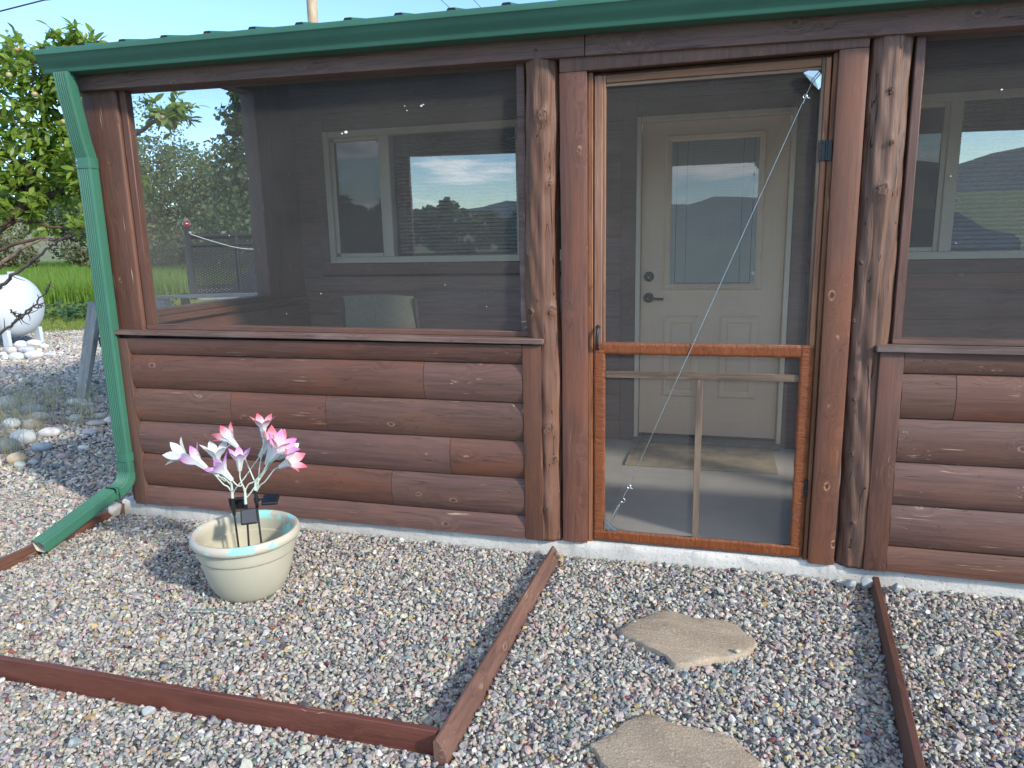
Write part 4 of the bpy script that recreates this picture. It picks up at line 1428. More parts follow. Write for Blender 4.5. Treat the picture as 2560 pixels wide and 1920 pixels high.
# scrap of log siding on edge: flat toward the bed, round toward the path
dprof = [(.0, -.17), (.0, TZ - .004), (-.004, TZ), (-.010, TZ), (-.020, TZ - .012), (-.032, TZ - .032), (-.040, TZ - .058), (-.043, TZ - .085), (-.043, -.17)]
dprof = [(-a, b) for a, b in dprof][::-1]
edging('edging_board', 'rounded brown edging board running from slab to bed corner', (-.690, -.052, 0), (-.738, -1.446, 0), dprof, MAT['edge_y'], 24, 2)
edging('edging_board', 'weathered red edging board partly under the green downspout outlet', (-3.195, .10, 0), (-3.19, -1.395, 0), flatp, MAT['edge_y'], 16, 3)
pe = [(-.028, -.17), (-.002, TZ + .001), (.001, TZ + .004), (.020, TZ + .004), (.023, TZ), (.0, -.17)]
edging('edging_board', 'dark red edging board right of the stepping stones', (.690, -.060, 0), (.470, -2.25, 0), pe, MAT['edge_x2'] if 'edge_x2' in MAT else MAT['edge_y'], 24, 4)


# ------------------------------------------------------------------ stepping stones
def flagstone(label, pts, ztop):
    P = spline(list(pts) + [pts[0]], 4)[:-1]
    P = np.array([(p[0] + .004 * random.uniform(-1, 1), p[1] + .004 * random.uniform(-1, 1)) for p in P])
    c = P.mean(0); n = len(P)
    V, F = [(c[0], c[1], ztop + .002)], []
    for f, z_ in ((.35, .002), (.7, .001), (.93, .0), (.985, -.003), (1.0, -.012), (1.005, -.04)):
        for p in P:
            q = c + (p - c) * f
            V.append((q[0], q[1], ztop + z_ + .0025 * math.sin(q[0] * 31 + q[1] * 23) * (f < .95)))
    F = [[0, 1 + i, 1 + (i + 1) % n] for i in range(n)]
    for k in range(5):
        for i in range(n):
            a, b = 1 + k * n + i, 1 + k * n + (i + 1) % n
            F.append([a, a + n, b + n, b])
    return tag(obj('stepping_stone', V, F, MAT['flag'], None, 50), label, 'stone', 'sandstone stepping stones'), P


FS1 = [(-.312, -.648), (-.236, -.543), (-.132, -.455), (-.026, -.486), (.061, -.482), (.137, -.511), (.166, -.566), (.2, -.61), (.179, -.671), (.138, -.715), (.066, -.753), (.01, -.789), (-.078, -.818), (-.12, -.777), (-.187, -.73), (-.248, -.694)]
FS2 = [(-.312, -1.277), (-.25, -1.204), (-.207, -1.137), (-.146, -1.094), (-.079, -1.122), (.003, -1.127), (.097, -1.143), (.124, -1.17), (.14, -1.202), (.178, -1.237), (.175, -1.32), (.11, -1.40), (-.02, -1.46), (-.13, -1.44), (-.23, -1.38), (-.286, -1.307)]
_, FP1 = flagstone('tan sandstone stepping stone nearer the screen door', FS1, -.060)
_, FP2 = flagstone('tan sandstone stepping stone at the bottom edge of the picture', FS2, -.076)


def inpoly(P, poly):
    x, y = P[:, 0], P[:, 1]
    r_ = np.zeros(len(P), bool)
    j = len(poly) - 1
    for i in range(len(poly)):
        xi, yi = poly[i]; xj, yj = poly[j]
        c = ((yi > y) != (yj > y)) & (x < (xj - xi) * (y - yi) / (yj - yi + 1e-12) + xi)
        r_ ^= c
        j = i
    return r_


# ------------------------------------------------------------------ gravel: loose pebbles, laid as instances
def pebble_mesh(name, seed, mat, sub=2, flatness=.75):
    rr = np.random.default_rng(seed)
    bm = bmesh.new()
    bmesh.ops.create_icosphere(bm, subdivisions=sub, radius=1.0)
    V = np.array([v.co[:] for v in bm.verts])
    for _ in range(10):
        n = rr.normal(size=3); n /= np.linalg.norm(n)
        d = rr.uniform(.42, .78)
        s = V @ n
        V = np.where((s > d)[:, None], V - n * ((s - d) * .97)[:, None], V)
    V *= np.array([1.0, rr.uniform(.62, .95), rr.uniform(.5, .8) * flatness / .75])
    V += .02 * rr.normal(size=V.shape)
    F = [[v.index for v in f.verts] for f in bm.faces]
    bm.free()
    me = bpy.data.meshes.new(name)
    me.from_pydata(V.tolist(), [], F)
    me.materials.append(mat)
    me.polygons.foreach_set('use_smooth', [True] * len(F))
    me.set_sharp_from_angle(angle=R(24))
    return me


def protos(name, meshes):
    c = bpy.data.collections.new(name)
    for i, me in enumerate(meshes):
        c.objects.link(bpy.data.objects.new('%s_%02d' % (name, i), me))
    return c


def scatter(name, P, rot, scl, idx, tint, coll, label, cat=None):
    me = bpy.data.meshes.new(name)
    me.from_pydata(P.tolist(), [], [])
    for an, dat, ty, key in (('rot', rot, 'FLOAT_VECTOR', 'vector'), ('scl', scl, 'FLOAT_VECTOR', 'vector'), ('tint', tint, 'FLOAT_COLOR', 'color')):
        a = me.attributes.new(an, ty, 'POINT')
        a.data.foreach_set(key, np.asarray(dat, np.float32).ravel())
    a = me.attributes.new('pick', 'INT', 'POINT')
    a.data.foreach_set('value', np.asarray(idx, np.int32))
    o = bpy.data.objects.new(name, me)
    COL.objects.link(o)
    ng = bpy.data.node_groups.new(name + '_nodes', 'GeometryNodeTree')
    ng.interface.new_socket('Geometry', in_out='INPUT', socket_type='NodeSocketGeometry')
    ng.interface.new_socket('Geometry', in_out='OUTPUT', socket_type='NodeSocketGeometry')
    gi, go = ng.nodes.new('NodeGroupInput'), ng.nodes.new('NodeGroupOutput')
    ci = ng.nodes.new('GeometryNodeCollectionInfo')
    ci.inputs['Collection'].default_value = coll
    ci.inputs['Separate Children'].default_value = True
    ci.inputs['Reset Children'].default_value = True

    def at(an, ty):
        n = ng.nodes.new('GeometryNodeInputNamedAttribute')
        n.data_type = ty
        n.inputs['Name'].default_value = an
        return n.outputs['Attribute']
    ip = ng.nodes.new('GeometryNodeInstanceOnPoints')
    ip.inputs['Pick Instance'].default_value = True
    er = ng.nodes.new('FunctionNodeEulerToRotation')
    ng.links.new(at('rot', 'FLOAT_VECTOR'), er.inputs[0])
    ng.links.new(gi.outputs[0], ip.inputs['Points'])
    ng.links.new(ci.outputs[0], ip.inputs['Instance'])
    ng.links.new(at('pick', 'INT'), ip.inputs['Instance Index'])
    ng.links.new(er.outputs[0], ip.inputs['Rotation'])
    ng.links.new(at('scl', 'FLOAT_VECTOR'), ip.inputs['Scale'])
    ng.links.new(ip.outputs[0], go.inputs[0])
    md = o.modifiers.new('scatter', 'NODES')
    md.node_group = ng
    return tag(o, label, cat, kind='stuff')


PAL = np.array([1.01, .995, .945]) * np.array([(.50, .49, .46), (.60, .55, .46), (.50, .39, .35), (.29, .29, .29), (.23, .265, .29), (.085, .085, .095), (.52, .39, .19), (.30, .115, .10), (.74, .73, .70), (.42, .34, .36), (.36, .40, .36)])
PW_ = np.array([.25, .17, .15, .17, .09, .035, .03, .014, .035, .05, .05]); PW_ /= PW_.sum()


def tints(n, dark=1.0):
    c = PAL[RNG.choice(len(PAL), n, p=PW_)] * RNG.uniform(.82, 1.10, (n, 1)) * dark
    c = c + RNG.normal(0, .018, (n, 3))
    return np.concatenate([np.clip(c, .02, .9), np.ones((n, 1))], 1)


def jgrid(x0, x1, y0, y1, step):
    X, Y = np.meshgrid(np.arange(x0, x1, step), np.arange(y0, y1, step * .87), indexing='ij')
    X = X + (np.arange(X.shape[1]) % 2)[None, :] * step * .5
    P = np.stack([X.ravel(), Y.ravel()], -1)
    return P + RNG.uniform(-.42, .42, P.shape) * step


def board_mask(P):
    x, y = P[:, 0], P[:, 1]
    k = np.ones(len(P), bool)
    k &= ~((y > -1.426) & (y < -1.388) & (x < -.70) & (x > -3.25))
    xb = -.69 + (y + .05) * (.048 / 1.394)
    k &= ~((x > xb - .008) & (x < xb + .052) & (y > -1.455) & (y < -.045))
    xp = .690 + (y + .06) * (.22 / 2.19)
    k &= ~((x > xp - .008) & (x < xp + .038) & (y < -.05) & (y > -2.3))
    k &= ~((x > -3.225) & (x < -3.185) & (y < .11) & (y > -1.40))
    k &= ~((y > -.024) & (x > -3.2) & (x < 4))
    k &= np.hypot(x - PC[0], y - PC[1]) > .135
    for poly in (FP1, FP2): k &= ~(inpoly(P, poly.mean(0) + (poly - poly.mean(0)) * .955))
    return k


peb = protos('pebble', [pebble_mesh('pebble', 100 + i, MAT['pebble']) for i in range(14)])
G = []
for step, lift, s0 in ((.0152, .000, .0100), (.0260, .007, .0100), (.055, .011, .0125)):
    P = jgrid(-4.6, 2.4, -2.35, 0.25, step)
    P = P[board_mask(P)]
    Z = gz(P[:, 0], P[:, 1])
    P3 = np.column_stack([P, Z])
    k = in_frame(P3, 260, 160)
    P3 = P3[k]
    n = len(P3)
    s = s0 * np.exp(RNG.normal(0, .26, n))
    P3[:, 2] += lift * RNG.uniform(.3, 1, n) - .001 + RNG.uniform(-.003, .003, n)
    G.append((P3, s))
P3 = np.concatenate([g[0] for g in G]); s = np.concatenate([g[1] for g in G]); n = len(P3)
rot = np.column_stack([RNG.normal(0, .45, n), RNG.normal(0, .45, n), RNG.uniform(0, 6.28, n)])
scatter('gravel', P3, rot, s[:, None] * RNG.uniform(.85, 1.2, (n, 3)), RNG.integers(0, 14, n), tints(n), peb, 'loose mixed grey cream and pink pebbles around the porch', 'gravel')
G = []
for step, s0, far in ((.030, .0165, (0, 8.2)), (.05, .026, (7.8, 30))):
    P = jgrid(-14.5, -3.2, -2.2, 9.5, step)
    dcam = np.hypot(P[:, 0], P[:, 1] + 3.155)
    P = P[(dcam > far[0]) & (dcam < far[1]) & ~((P[:, 0] > -4.6) & (P[:, 1] < .25)) & ~((P[:, 0] > -3.25))]
    P3 = np.column_stack([P, gz(P[:, 0], P[:, 1])])
    # seen either left of the house or through the porch end
    k = in_frame(P3, 140, 60) & (P3[:, 1] < 9.4)
    P3 = P3[k]
    sz = s0 * np.exp(RNG.normal(0, .28, len(P3)))
    P3[:, 2] += RNG.uniform(-.004, .006, len(P3))
    G.append((P3, sz))
P3 = np.concatenate([g[0] for g in G]); s = np.concatenate([g[1] for g in G]); n = len(P3)
rot = np.column_stack([RNG.normal(0, .45, n), RNG.normal(0, .45, n), RNG.uniform(0, 6.28, n)])
scatter('gravel', P3, rot, s[:, None] * RNG.uniform(.85, 1.2, (n, 3)), RNG.integers(0, 14, n), tints(n, 1.15), peb, 'loose grey pebbles spread over the side yard', 'gravel')  # pebbles tinted paler to lift the shaded side yard


# ------------------------------------------------------------------ single stones
def stone(name, label, x, y, w_, h, col, seed, group, depth=None, z=None, rz=None):
    if z is not None: col = tuple(q * .58 for q in col)
    rr = np.random.default_rng(seed)
    bm = bmesh.new()
    bmesh.ops.create_icosphere(bm, subdivisions=3, radius=1.0)
    V = np.array([v.co[:] for v in bm.verts])
    F = [[v.index for v in f.verts] for f in bm.faces]
    bm.free()
    V *= (1 + .10 * vnoise(V, 1.1, seed) + .04 * vnoise(V, 2.7, seed + 1))[:, None]
    sgn = np.sign(V); V = sgn * np.abs(V) ** .92
    if z is not None:
        for _ in range(11):
            nn = rr.normal(size=3); nn /= np.linalg.norm(nn)
            q_ = V @ nn; dd = rr.uniform(.5, .85)
            V = np.where((q_ > dd)[:, None], V - nn * ((q_ - dd) * .95)[:, None], V)
    d = depth or max(h * 1.1, w_ * .62)
    V *= np.array([w_ / 2, d / 2, h / 2 * 1.05])
    a = rr.uniform(-.5, .5) if rz is None else rz
    c, s_ = math.cos(a), math.sin(a)
    V = np.column_stack([V[:, 0] * c - V[:, 1] * s_, V[:, 0] * s_ + V[:, 1] * c, V[:, 2]])
    zb = float(gz(x, y)) if z is None else z
    V += np.array([x, y + d * .3, zb + h * .36])
    vein = (np.abs(vnoise(V, 22, seed + 5)) < .12)[:, None]
    cc = np.array(col)[None, :] * 1.55 * (1 + .18 * vnoise(V, 9, seed + 3))[:, None]  # base colour raised so stones read bright in the yard's shade
    cc = np.where(vein, cc * .5 + np.array([.6, .6, .58]) * .5, cc)
    C = np.column_stack([np.clip(cc, .02, .9), np.ones(len(V))])
    return tag(obj(name, V, F, MAT['river'], None, 180, attr=C), label, 'stone', group)


GL = 'rounded river stones in the side yard'
RS = [(-6.755, 2.236, .17, .12, (.50, .50, .46), 'pale rounded boulder at left picture edge beside dry grass'),
      (-6.257, 2.049, .21, .09, (.25, .28, .31), 'blue grey flat stone behind the dry grass tuft'),
      (-5.931, 1.854, .165, .08, (.48, .47, .43), 'pale stone lying in the dry grass behind the brown stone'),
      (-5.723, 1.604, .16, .09, (.29, .25, .20), 'brown rounded stone half hidden in dry grass'),
      (-5.964, 1.609, .175, .08, (.52, .52, .48), 'white veined stone near left edge among the grass'),
      (-5.339, 1.17, .195, .12, (.50, .50, .47), 'largest pale oblong stone tilted toward the gravel'),
      (-5.331, 1.415, .16, .075, (.55, .54, .51), 'white oval stone right of the large oblong stone'),
      (-4.982, 1.036, .14, .07, (.26, .30, .33), 'blue grey oval stone lying alone in front of the row'),
      (-5.312, 1.489, .08, .062, (.24, .25, .26), 'small dark stone touching the white oval stone'),
      (-5.549, 1.898, .12, .067, (.40, .41, .36), 'grey green oval stone just below the timber leg'),
      (-5.246, 1.822, .17, .042, (.36, .33, .29), 'long flat tan stone close to the downspout'),
      (-5.402, 2.035, .08, .055, (.37, .34, .26), 'small tan stone above the long flat stone'),
      (-4.882, .738, .13, .078, (.52, .37, .20), 'orange brown stone at the left near the gravel bed'),
      (-4.96, .63, .10, .075, (.52, .48, .45), 'pinkish white stone cut by the left picture edge'),
      (-4.783, .681, .095, .042, (.47, .48, .42), 'low greenish grey stone below the orange stone'),
      (-4.612, .894, .088, .045, (.28, .21, .19), 'small reddish brown flat stone on the gravel'),
      (-6.122, 2.446, .18, .065, (.50, .51, .46), 'pale flat stone at the foot of the timber leg'),
      (-5.951, 2.419, .12, .04, (.46, .46, .42), 'thin pale stone right of the timber foot'),
      (-5.034, 1.618, .125, .034, (.35, .25, .19), 'thin brown flat stone left of the downspout'),
      (-5.163, 1.89, .08, .066, (.54, .54, .50), 'small white stone half behind the downspout'),
      (-4.737, .757, .085, .034, (.33, .32, .31), 'little grey stone beside the greenish low stone'),
      (-4.688, 1.155, .09, .028, (.55, .55, .52), 'sliver of pale stone out on the gravel'),
      (-5.032, 1.534, .12, .034, (.30, .33, .37), 'flat blue grey stone under the thin brown one'),
      (-5.257, 1.001, .14, .095, (.36, .35, .30), 'grassy grey boulder above the orange brown stone')]
for i, (x, y, w_, h, c, lb) in enumerate(RS): stone('river_stone', lb, x, y, w_ * 1.12, h * 1.15, c, 40 + i, GL)
GT = 'stones piled below the propane tank'
TS = [(-10.756, 5.823, .19, .13, (.58, .58, .55), 'round white stone left of the tank foot'),
      (-10.683, 5.987, .28, .12, (.60, .60, .57), 'long white stone against the tank foot'),
      (-10.3, 5.854, .125, .085, (.56, .55, .50), 'small cream stone right of the tank foot'),
      (-10.285, 5.229, .24, .14, (.40, .38, .35), 'brownish stone below the tank at the picture edge'),
      (-10.134, 5.374, .28, .12, (.30, .31, .33), 'dark speckled boulder under the round white stone'),
      (-9.986, 5.483, .12, .075, (.50, .48, .42), 'small tan stone right of the dark speckled boulder'),
      (-9.587, 4.74, .21, .13, (.48, .48, .46), 'grey white boulder lowest of the tank stones'),
      (-9.485, 4.923, .29, .135, (.56, .56, .53), 'broad white boulder at the front of the tank stones'),
      (-10.13, 5.008, .12, .08, (.58, .57, .54), 'white stone low at the left picture edge'),
      (-9.437, 5.162, .19, .06, (.52, .52, .50), 'flat white stone right of the broad boulder'),
      (-9.399, 5.324, .12, .05, (.55, .54, .50), 'last small pale stone right end of the tank pile'),
      (-9.726, 4.72, .11, .095, (.55, .54, .52), 'small pale stone left of the lowest boulder')]
for i, (x, y, w_, h, c, lb) in enumerate(TS): stone('river_stone', lb, x, y, w_, h, c, 80 + i, GT)
stone('white_rock', 'elongated white rock propped against the slab corner', -3.165, -.115, .085, .085, (.60, .58, .53), 120, None, depth=.07, z=-.055, rz=.9)
stone('bluish_rock', 'bluish rock at the slab left of the right edging board', .60, -.115, .055, .045, (.42, .46, .46), 121, None, z=-.055)
stone('bluish_rock', 'larger bluish rock touching the far end of the right edging', .655, -.11, .065, .05, (.44, .47, .46), 122, None, z=-.052)
stone('greenish_rock', 'greenish rock right of the right edging board by the slab', .775, -.105, .05, .038, (.36, .40, .38), 123, None, z=-.055)
stone('tan_rock', 'tan rock beside the slab end of the rounded edging board', -.648, -.10, .04, .034, (.50, .42, .31), 124, None, z=-.055)
stone('cream_chip', 'cream stone chip lying on the nearer stepping stone', .125, -.715, .035, .014, (.58, .50, .38), 125, None, z=-.058)
stone('blue_cobble', 'smooth blue grey cobble on the gravel before the front board', -1.835, -1.66, .05, .04, (.34, .40, .40), 126, None, z=-.092)
stone('oval_cobble', 'pale grey oval cobble leaning on the front edging board', -1.72, -1.475, .045, .03, (.55, .57, .56), 127, None, z=-.088)
# blade of green plastic and a straw on the gravel
V, F = tube(spline([(-2.02, -.905, -.058), (-1.95, -.90, -.05), (-1.89, -.885, -.052), (-1.80, -.875, -.058)], 6), [.001] + [.0028] * 15 + [.002] * 3, 6)
tag(obj('green_strip', V, F, flat('teal_plastic', (.10, .22, .20), .5), None, 60), 'thin teal plastic strip on gravel in front of the pot', 'scrap')
V, F = tube(spline([(-1.62, -1.93, -.082), (-1.52, -1.83, -.07), (-1.42, -1.72, -.078)], 6), .0016, 5)
tag(obj('straw', V, F, MAT['straw'], None, 60), 'single dry straw on the gravel at the bottom left', 'straw')

# ================================================================== the yard to the left
# propane tank
tk = tag(empty('propane_tank', (-11.4, 6.15, -.14)), 'white horizontal propane tank at the left edge on stones', 'tank')
prof = []
TR = .51
for t in np.linspace(0, 1, 12): prof.append((TR * math.sin(t * math.pi / 2), .34 * (1 - math.cos(t * math.pi / 2))))
prof += [(TR + .004, .36), (TR + .004, .39), (TR, .395), (TR, 2.2), (TR, 2.35)]
prof += [(TR * math.cos(t * math.pi / 2), 2.35 + .34 * math.sin(t * math.pi / 2)) for t in np.linspace(.1, 1, 10)]
v, f = lathe(prof, (0, 0, 0), 48)
v = np.array([(-10.76 - c, 6.12 + a, .515 + b) for a, b, c in v])
obj('tank_body', v, f, MAT['tank'], tk, 35)
for x in (-10.98, -12.9):
    box('leg', x - .06, x + .06, 5.80, 5.86, -.14, .14, MAT['tank'], tk, .004)
    box('leg', x - .06, x + .06, 6.38, 6.44, -.14, .14, MAT['tank'], tk, .004)
v, f = lathe([(.16, 0), (.16, .12), (.10, .17), (0, .19)], (-11.75, 6.12, 1.0), 24)
obj('valve_dome', v, f, MAT['tank'], tk, 40)
obj('lifting_lug', *cboxvf(-11.1, -10.98, 6.11, 6.135, 1.0, 1.075), MAT['tank'], tk)

# weathered timber frame: leaning legs, rails
tf = tag(empty('timber_frame', (-6.3, 2.8, -.14)), 'grey weathered timber frame with leaning legs beyond the downspout', 'frame')


def beam4(name, a, b, w_, d, mat, parent, up=(0, 1, 0)):
    a, b = Vector(a), Vector(b)
    z = (b - a).normalized(); x = z.cross(Vector(up)).normalized(); y = z.cross(x)
    M4 = Matrix(((x.x, y.x, z.x, a.x), (x.y, y.y, z.y, a.y), (x.z, y.z, z.z, a.z), (0, 0, 0, 1)))
    L = (b - a).length
    o = box(name, -w_ / 2, w_ / 2, -d / 2, d / 2, 0, L, mat, None, .004)
    o.matrix_world = M4 @ Matrix.Translation(o.location)
    o.parent = parent
    o.matrix_parent_inverse = Matrix.Translation(-WLOC[parent.name])
    return o


beam4('leg', (-6.33, 2.74, -.15), (-6.0, 2.74, .86), .125, .045, MAT['grey_v'], tf)
beam4('leg', (-6.62, 3.05, -.15), (-6.02, 2.82, .86), .10, .045, MAT['grey_v'], tf)
beam4('leg', (-5.55, 3.45, -.15), (-5.75, 3.35, .84), .10, .045, MAT['grey_v'], tf)
beam4('top_rail', (-6.05, 3.50, .862), (-4.95, 4.30, .842), .13, .035, MAT['grey_v'], tf, up=(0, 0, 1))
beam4('corner_post', (-5.93, 3.62, .55), (-5.93, 3.62, .845), .14, .05, MAT['grey_v'], tf)
beam4('lower_rail', (-6.02, 3.50, .70), (-4.95, 4.28, .70), .08, .035, MAT['grey_v'], tf, up=(0, 0, 1))
beam4('cross_rail', (-6.05, 2.80, .80), (-6.02, 3.50, .80), .08, .04, MAT['grey_v'], tf, up=(0, 0, 1))
obj('round_bar', *tube([(-6.02, 2.76, .47), (-5.6, 3.3, .50)], .05, 12), MAT['bark'], tf, 60)

# utility trailer with mesh sides
tr = tag(empty('utility_trailer', (-8.9, 8.6, -.15)), 'black utility trailer with expanded mesh sides seen through the porch', 'trailer')
A, u = np.array([-9.02, 7.92]), np.array([.762, .648])
vv = np.array([-.648, .762])


def tp(s, d, z): return (A[0] + u[0] * s + vv[0] * d, A[1] + u[1] * s + vv[1] * d, z)


def bar(name, a, b, r_, parent=tr): return obj(name, *tube([a, b], r_, 6), MAT['trailer'], parent, 60)


WZ0, WZ1, WID, LEN = .56, 1.60, 1.75, 2.8


def meshside(pts0, pts1, step=.085):
    """diamond mesh of flat strands between two bottom corners"""
    p0, p1 = np.array(pts0), np.array(pts1)
    L = np.linalg.norm(p1 - p0); d = (p1 - p0) / L
    parts = []
    H = WZ1 - .16 - WZ0
    k = -H * .5
    w_ = .0135
    nrm = np.array([-d[1], d[0]])
    zr = .55
    def strand(s0, z0, s1, z1):
        a = np.array([*(p0 + d * s0), WZ0 + z0]); b = np.array([*(p0 + d * s1), WZ0 + z1])
        o = np.array([0, 0, w_])
        return np.array([a - o, b - o, b + o, a + o]), [[0, 1, 2, 3]]
    s = -H / zr
    while s < L:
        a0, a1 = max(0, s), min(L, s + H / zr)
        if a1 > a0:
            parts.append(strand(a0, (a0 - s) * zr, a1, (a1 - s) * zr))
            parts.append(strand(a0, H - (a0 - s) * zr, a1, H - (a1 - s) * zr))
        s += step
    return merge(parts)


c00, c10, c01, c11 = tp(0, 0, 0)[:2], tp(WID, 0, 0)[:2], tp(0, LEN, 0)[:2], tp(WID, LEN, 0)[:2]
tag(obj('mesh_panel', *meshside(c00, c10), MAT['trailer'], tr), kind='stuff')
tag(obj('mesh_panel', *meshside(c00, c01), MAT['trailer'], tr), kind='stuff')
tag(obj('mesh_panel', *meshside(c10, c11), MAT['trailer'], tr), kind='stuff')
for a, b in ((c00, c10), (c00, c01), (c10, c11), (c01, c11)):
    for z_ in (WZ0, WZ1 - .16, WZ1): bar('rail', (*a, z_), (*b, z_), .04)
for s, d in ((0, 0), (WID, 0), (0, LEN), (WID, LEN), (.80, 0), (0, .9), (0, 1.8), (WID, .9), (WID, 1.8)): bar('upright', tp(s, d, WZ0 - .08), tp(s, d, WZ1), (.055 if d == 0 and s == 0 else .036))
V = [tp(0, 0, WZ0 - .05), tp(WID, 0, WZ0 - .05), tp(WID, LEN, WZ0 - .05), tp(0, LEN, WZ0 - .05)]
V += [(a, b, c - .05) for a, b, c in V]
obj('deck', V, [[0, 1, 2, 3], [7, 6, 5, 4], [0, 4, 5, 1], [1, 5, 6, 2], [2, 6, 7, 3], [3, 7, 4, 0]], MAT['grey_h'], tr)
for s in (-.14, WID + .14):
    v, f = lathe([(.0, -.08), (.30, -.08), (.33, -.05), (.33, .05), (.30, .08), (0, .08)], (0, 0, 0), 24)
    q = np.array([np.array(tp(s, LEN * .55, .18)) + np.array([u[0] * c + vv[0] * a, u[1] * c + vv[1] * a, b]) for a, b, c in v])
    obj('wheel', q, f, MAT['tirerub'], tr, 40)
v, f = lathe([(0, -.075)] + [(.075 * math.cos(t), .075 * math.sin(t)) for t in np.linspace(-1.5, 1.5, 14)] + [(0, .075)], tp(0, 0, WZ1 + .20), 20)
lamp = obj('marker_ball', v, f, MAT['red'], tr, 180)
lamp['label'] = 'dark red glass ball on the trailer corner post'
obj('ball_socket', *lathe([(.05, 0), (.055, .04), (.06, .12), (.045, .13)], tp(0, 0, WZ1 + .0), 16), MAT['black'], tr, 40)
obj('white_sticker', *cboxvf(*[q for p in zip(np.array(tp(.03, -.05, WZ1 + .06)) - (.035, .006, .016), np.array(tp(.03, -.05, WZ1 + .06)) + (.035, .006, .016)) for q in p]), MAT['white'], tr)
obj('cord', *tube(spline([tp(.05, -.06, WZ1 + .03), tp(.4, -.08, WZ1 - .10), tp(.9, -.08, WZ1 - .24), tp(1.6, -.06, WZ1 - .27)], 6), .006, 5), MAT['white'], tr, 60)
V, F = grid(0, 1, 0, 1, 16, 16, lambda x, y: x * 0)
V = np.array([tp(.75 + .95 * a, .35 + 1.3 * b, WZ0 + .02 + .38 * max(0, math.sin(a * 3.14)) ** .6 * max(0, math.sin(b * 3.14)) ** .6 + .03 * math.sin(a * 19 + b * 11)) for a, b, _ in V])
tag(obj('tarp_bundle', V, F, MAT['tarp'], None, 180), 'blue tarp bundle lying inside the black trailer', 'tarp')


# ------------------------------------------------------------------ leaves and trees
def leaf_proto(L=1.0, W=.44):
    V, F = [], []
    for i in range(6):
        t = i / 5
        w_ = W * .5 * math.sin(math.pi * min(1, t * .93 + .05)) ** .8 * (1.05 - .25 * t)
        if i == 5: w_ = .008
        for s in (-1, 0, 1):
            V.append((w_ * s, L * t, -.22 * L * t * t + .16 * abs(s) * w_ + .02))
    F = [[i * 3 + j, i * 3 + j + 1, (i + 1) * 3 + j + 1, (i + 1) * 3 + j] for i in range(5) for j in range(2)]
    return np.array(V), F


LV, LF = leaf_proto()
LFa = np.array(LF)


def rotmats(dirs, ups):
    y = dirs / np.linalg.norm(dirs, axis=1)[:, None]
    x = np.cross(y, ups); x /= np.linalg.norm(x, axis=1)[:, None] + 1e-9
    z = np.cross(x, y)
    return np.stack([x, y, z], -1)


def leaf_cloud(P, M3, S, V0=LV, F0=LFa):
    V = np.einsum('nij,kj->nki', M3, V0) * S[:, None, None] + P[:, None, :]
    n, k = len(P), len(V0)
    F = (F0[None] + (np.arange(n) * k)[:, None, None]).reshape(-1, F0.shape[1])
    return V.reshape(-1, 3), F.tolist()


at_ = tag(empty('apple_tree', (-7.2, 1.7, -.14)), 'apple tree with green leaves and small fruit left of the downspout', 'tree')
limbs = [[(-7.2, 1.7, -.14), (-7.1, 1.7, .6), (-6.75, 1.68, 1.1), (-6.5, 1.66, 1.3)],
         [(-6.5, 1.66, 1.3), (-6.03, 1.7, 1.51), (-5.91, 1.78, 1.61), (-5.68, 1.85, 1.77), (-5.5, 1.92, 1.85), (-5.3, 2.0, 1.93), (-5.0, 2.1, 2.15), (-4.7, 2.2, 2.4), (-4.35, 2.25, 2.5)],
         [(-5.68, 1.84, 1.77), (-5.6, 1.85, 1.96), (-5.58, 1.9, 2.15), (-5.45, 1.95, 2.5), (-5.3, 1.95, 2.85)],
         [(-5.58, 1.9, 2.05), (-5.5, 2.03, 2.22), (-5.4, 2.07, 2.38), (-5.2, 2.05, 2.75), (-4.98, 1.95, 3.02)],
         [(-6.75, 1.68, 1.1), (-6.6, 1.8, 1.7), (-6.3, 1.9, 2.3), (-6.0, 1.9, 2.9)],
         [(-6.6, 1.8, 1.7), (-6.9, 2.0, 2.4), (-7.2, 2.1, 3.1)],
         [(-6.3, 1.6, 1.38), (-5.88, 1.6, 1.45), (-5.61, 1.67, 1.64), (-5.27, 1.73, 1.58), (-5.0, 1.8, 1.57)],
         [(-6.4, 1.55, 1.28), (-5.77, 1.5, 1.39), (-5.67, 1.55, 1.42), (-5.38, 1.6, 1.49), (-5.14, 1.65, 1.49), (-4.92, 1.7, 1.53)],
         [(-5.3, 2.0, 1.93), (-5.0, 2.15, 1.95), (-4.75, 2.25, 1.9)]]
lr = [(.11, .08), (.055, .012), (.026, .009), (.022, .008), (.05, .012), (.05, .012), (.022, .008), (.022, .007), (.014, .006)]
tw, bl_parts = [], []
for i, (pts, (r0, r1)) in enumerate(zip(limbs, lr)):
    P = spline(pts, 6)
    P[1:-1] += RNG.normal(0, .008, P[1:-1].shape)
    obj('trunk' if i == 0 else 'limb', *tube(P, np.linspace(r0, r1, len(P)), 8), MAT['bark'], at_, 180)
dead = [[(-5.9, 1.4, 1.1), (-5.6, 1.47, 1.29), (-5.35, 1.53, 1.44), (-5.2, 1.6, 1.49)], [(-5.6, 1.28, 1.0), (-5.33, 1.3, 1.18), (-4.99, 1.33, 1.38), (-4.87, 1.37, 1.46), (-4.71, 1.4, 1.55)],
        [(-5.9, 1.2, .5), (-5.41, 1.23, .77), (-5.24, 1.25, .88), (-5.04, 1.27, 1.01), (-4.92, 1.3, 1.16)], [(-5.3, 1.25, .84), (-5.12, 1.25, .93), (-4.94, 1.25, 1.02)], [(-5.30, 1.25, .95), (-5.27, 1.25, .90), (-5.2, 1.25, .885)]]
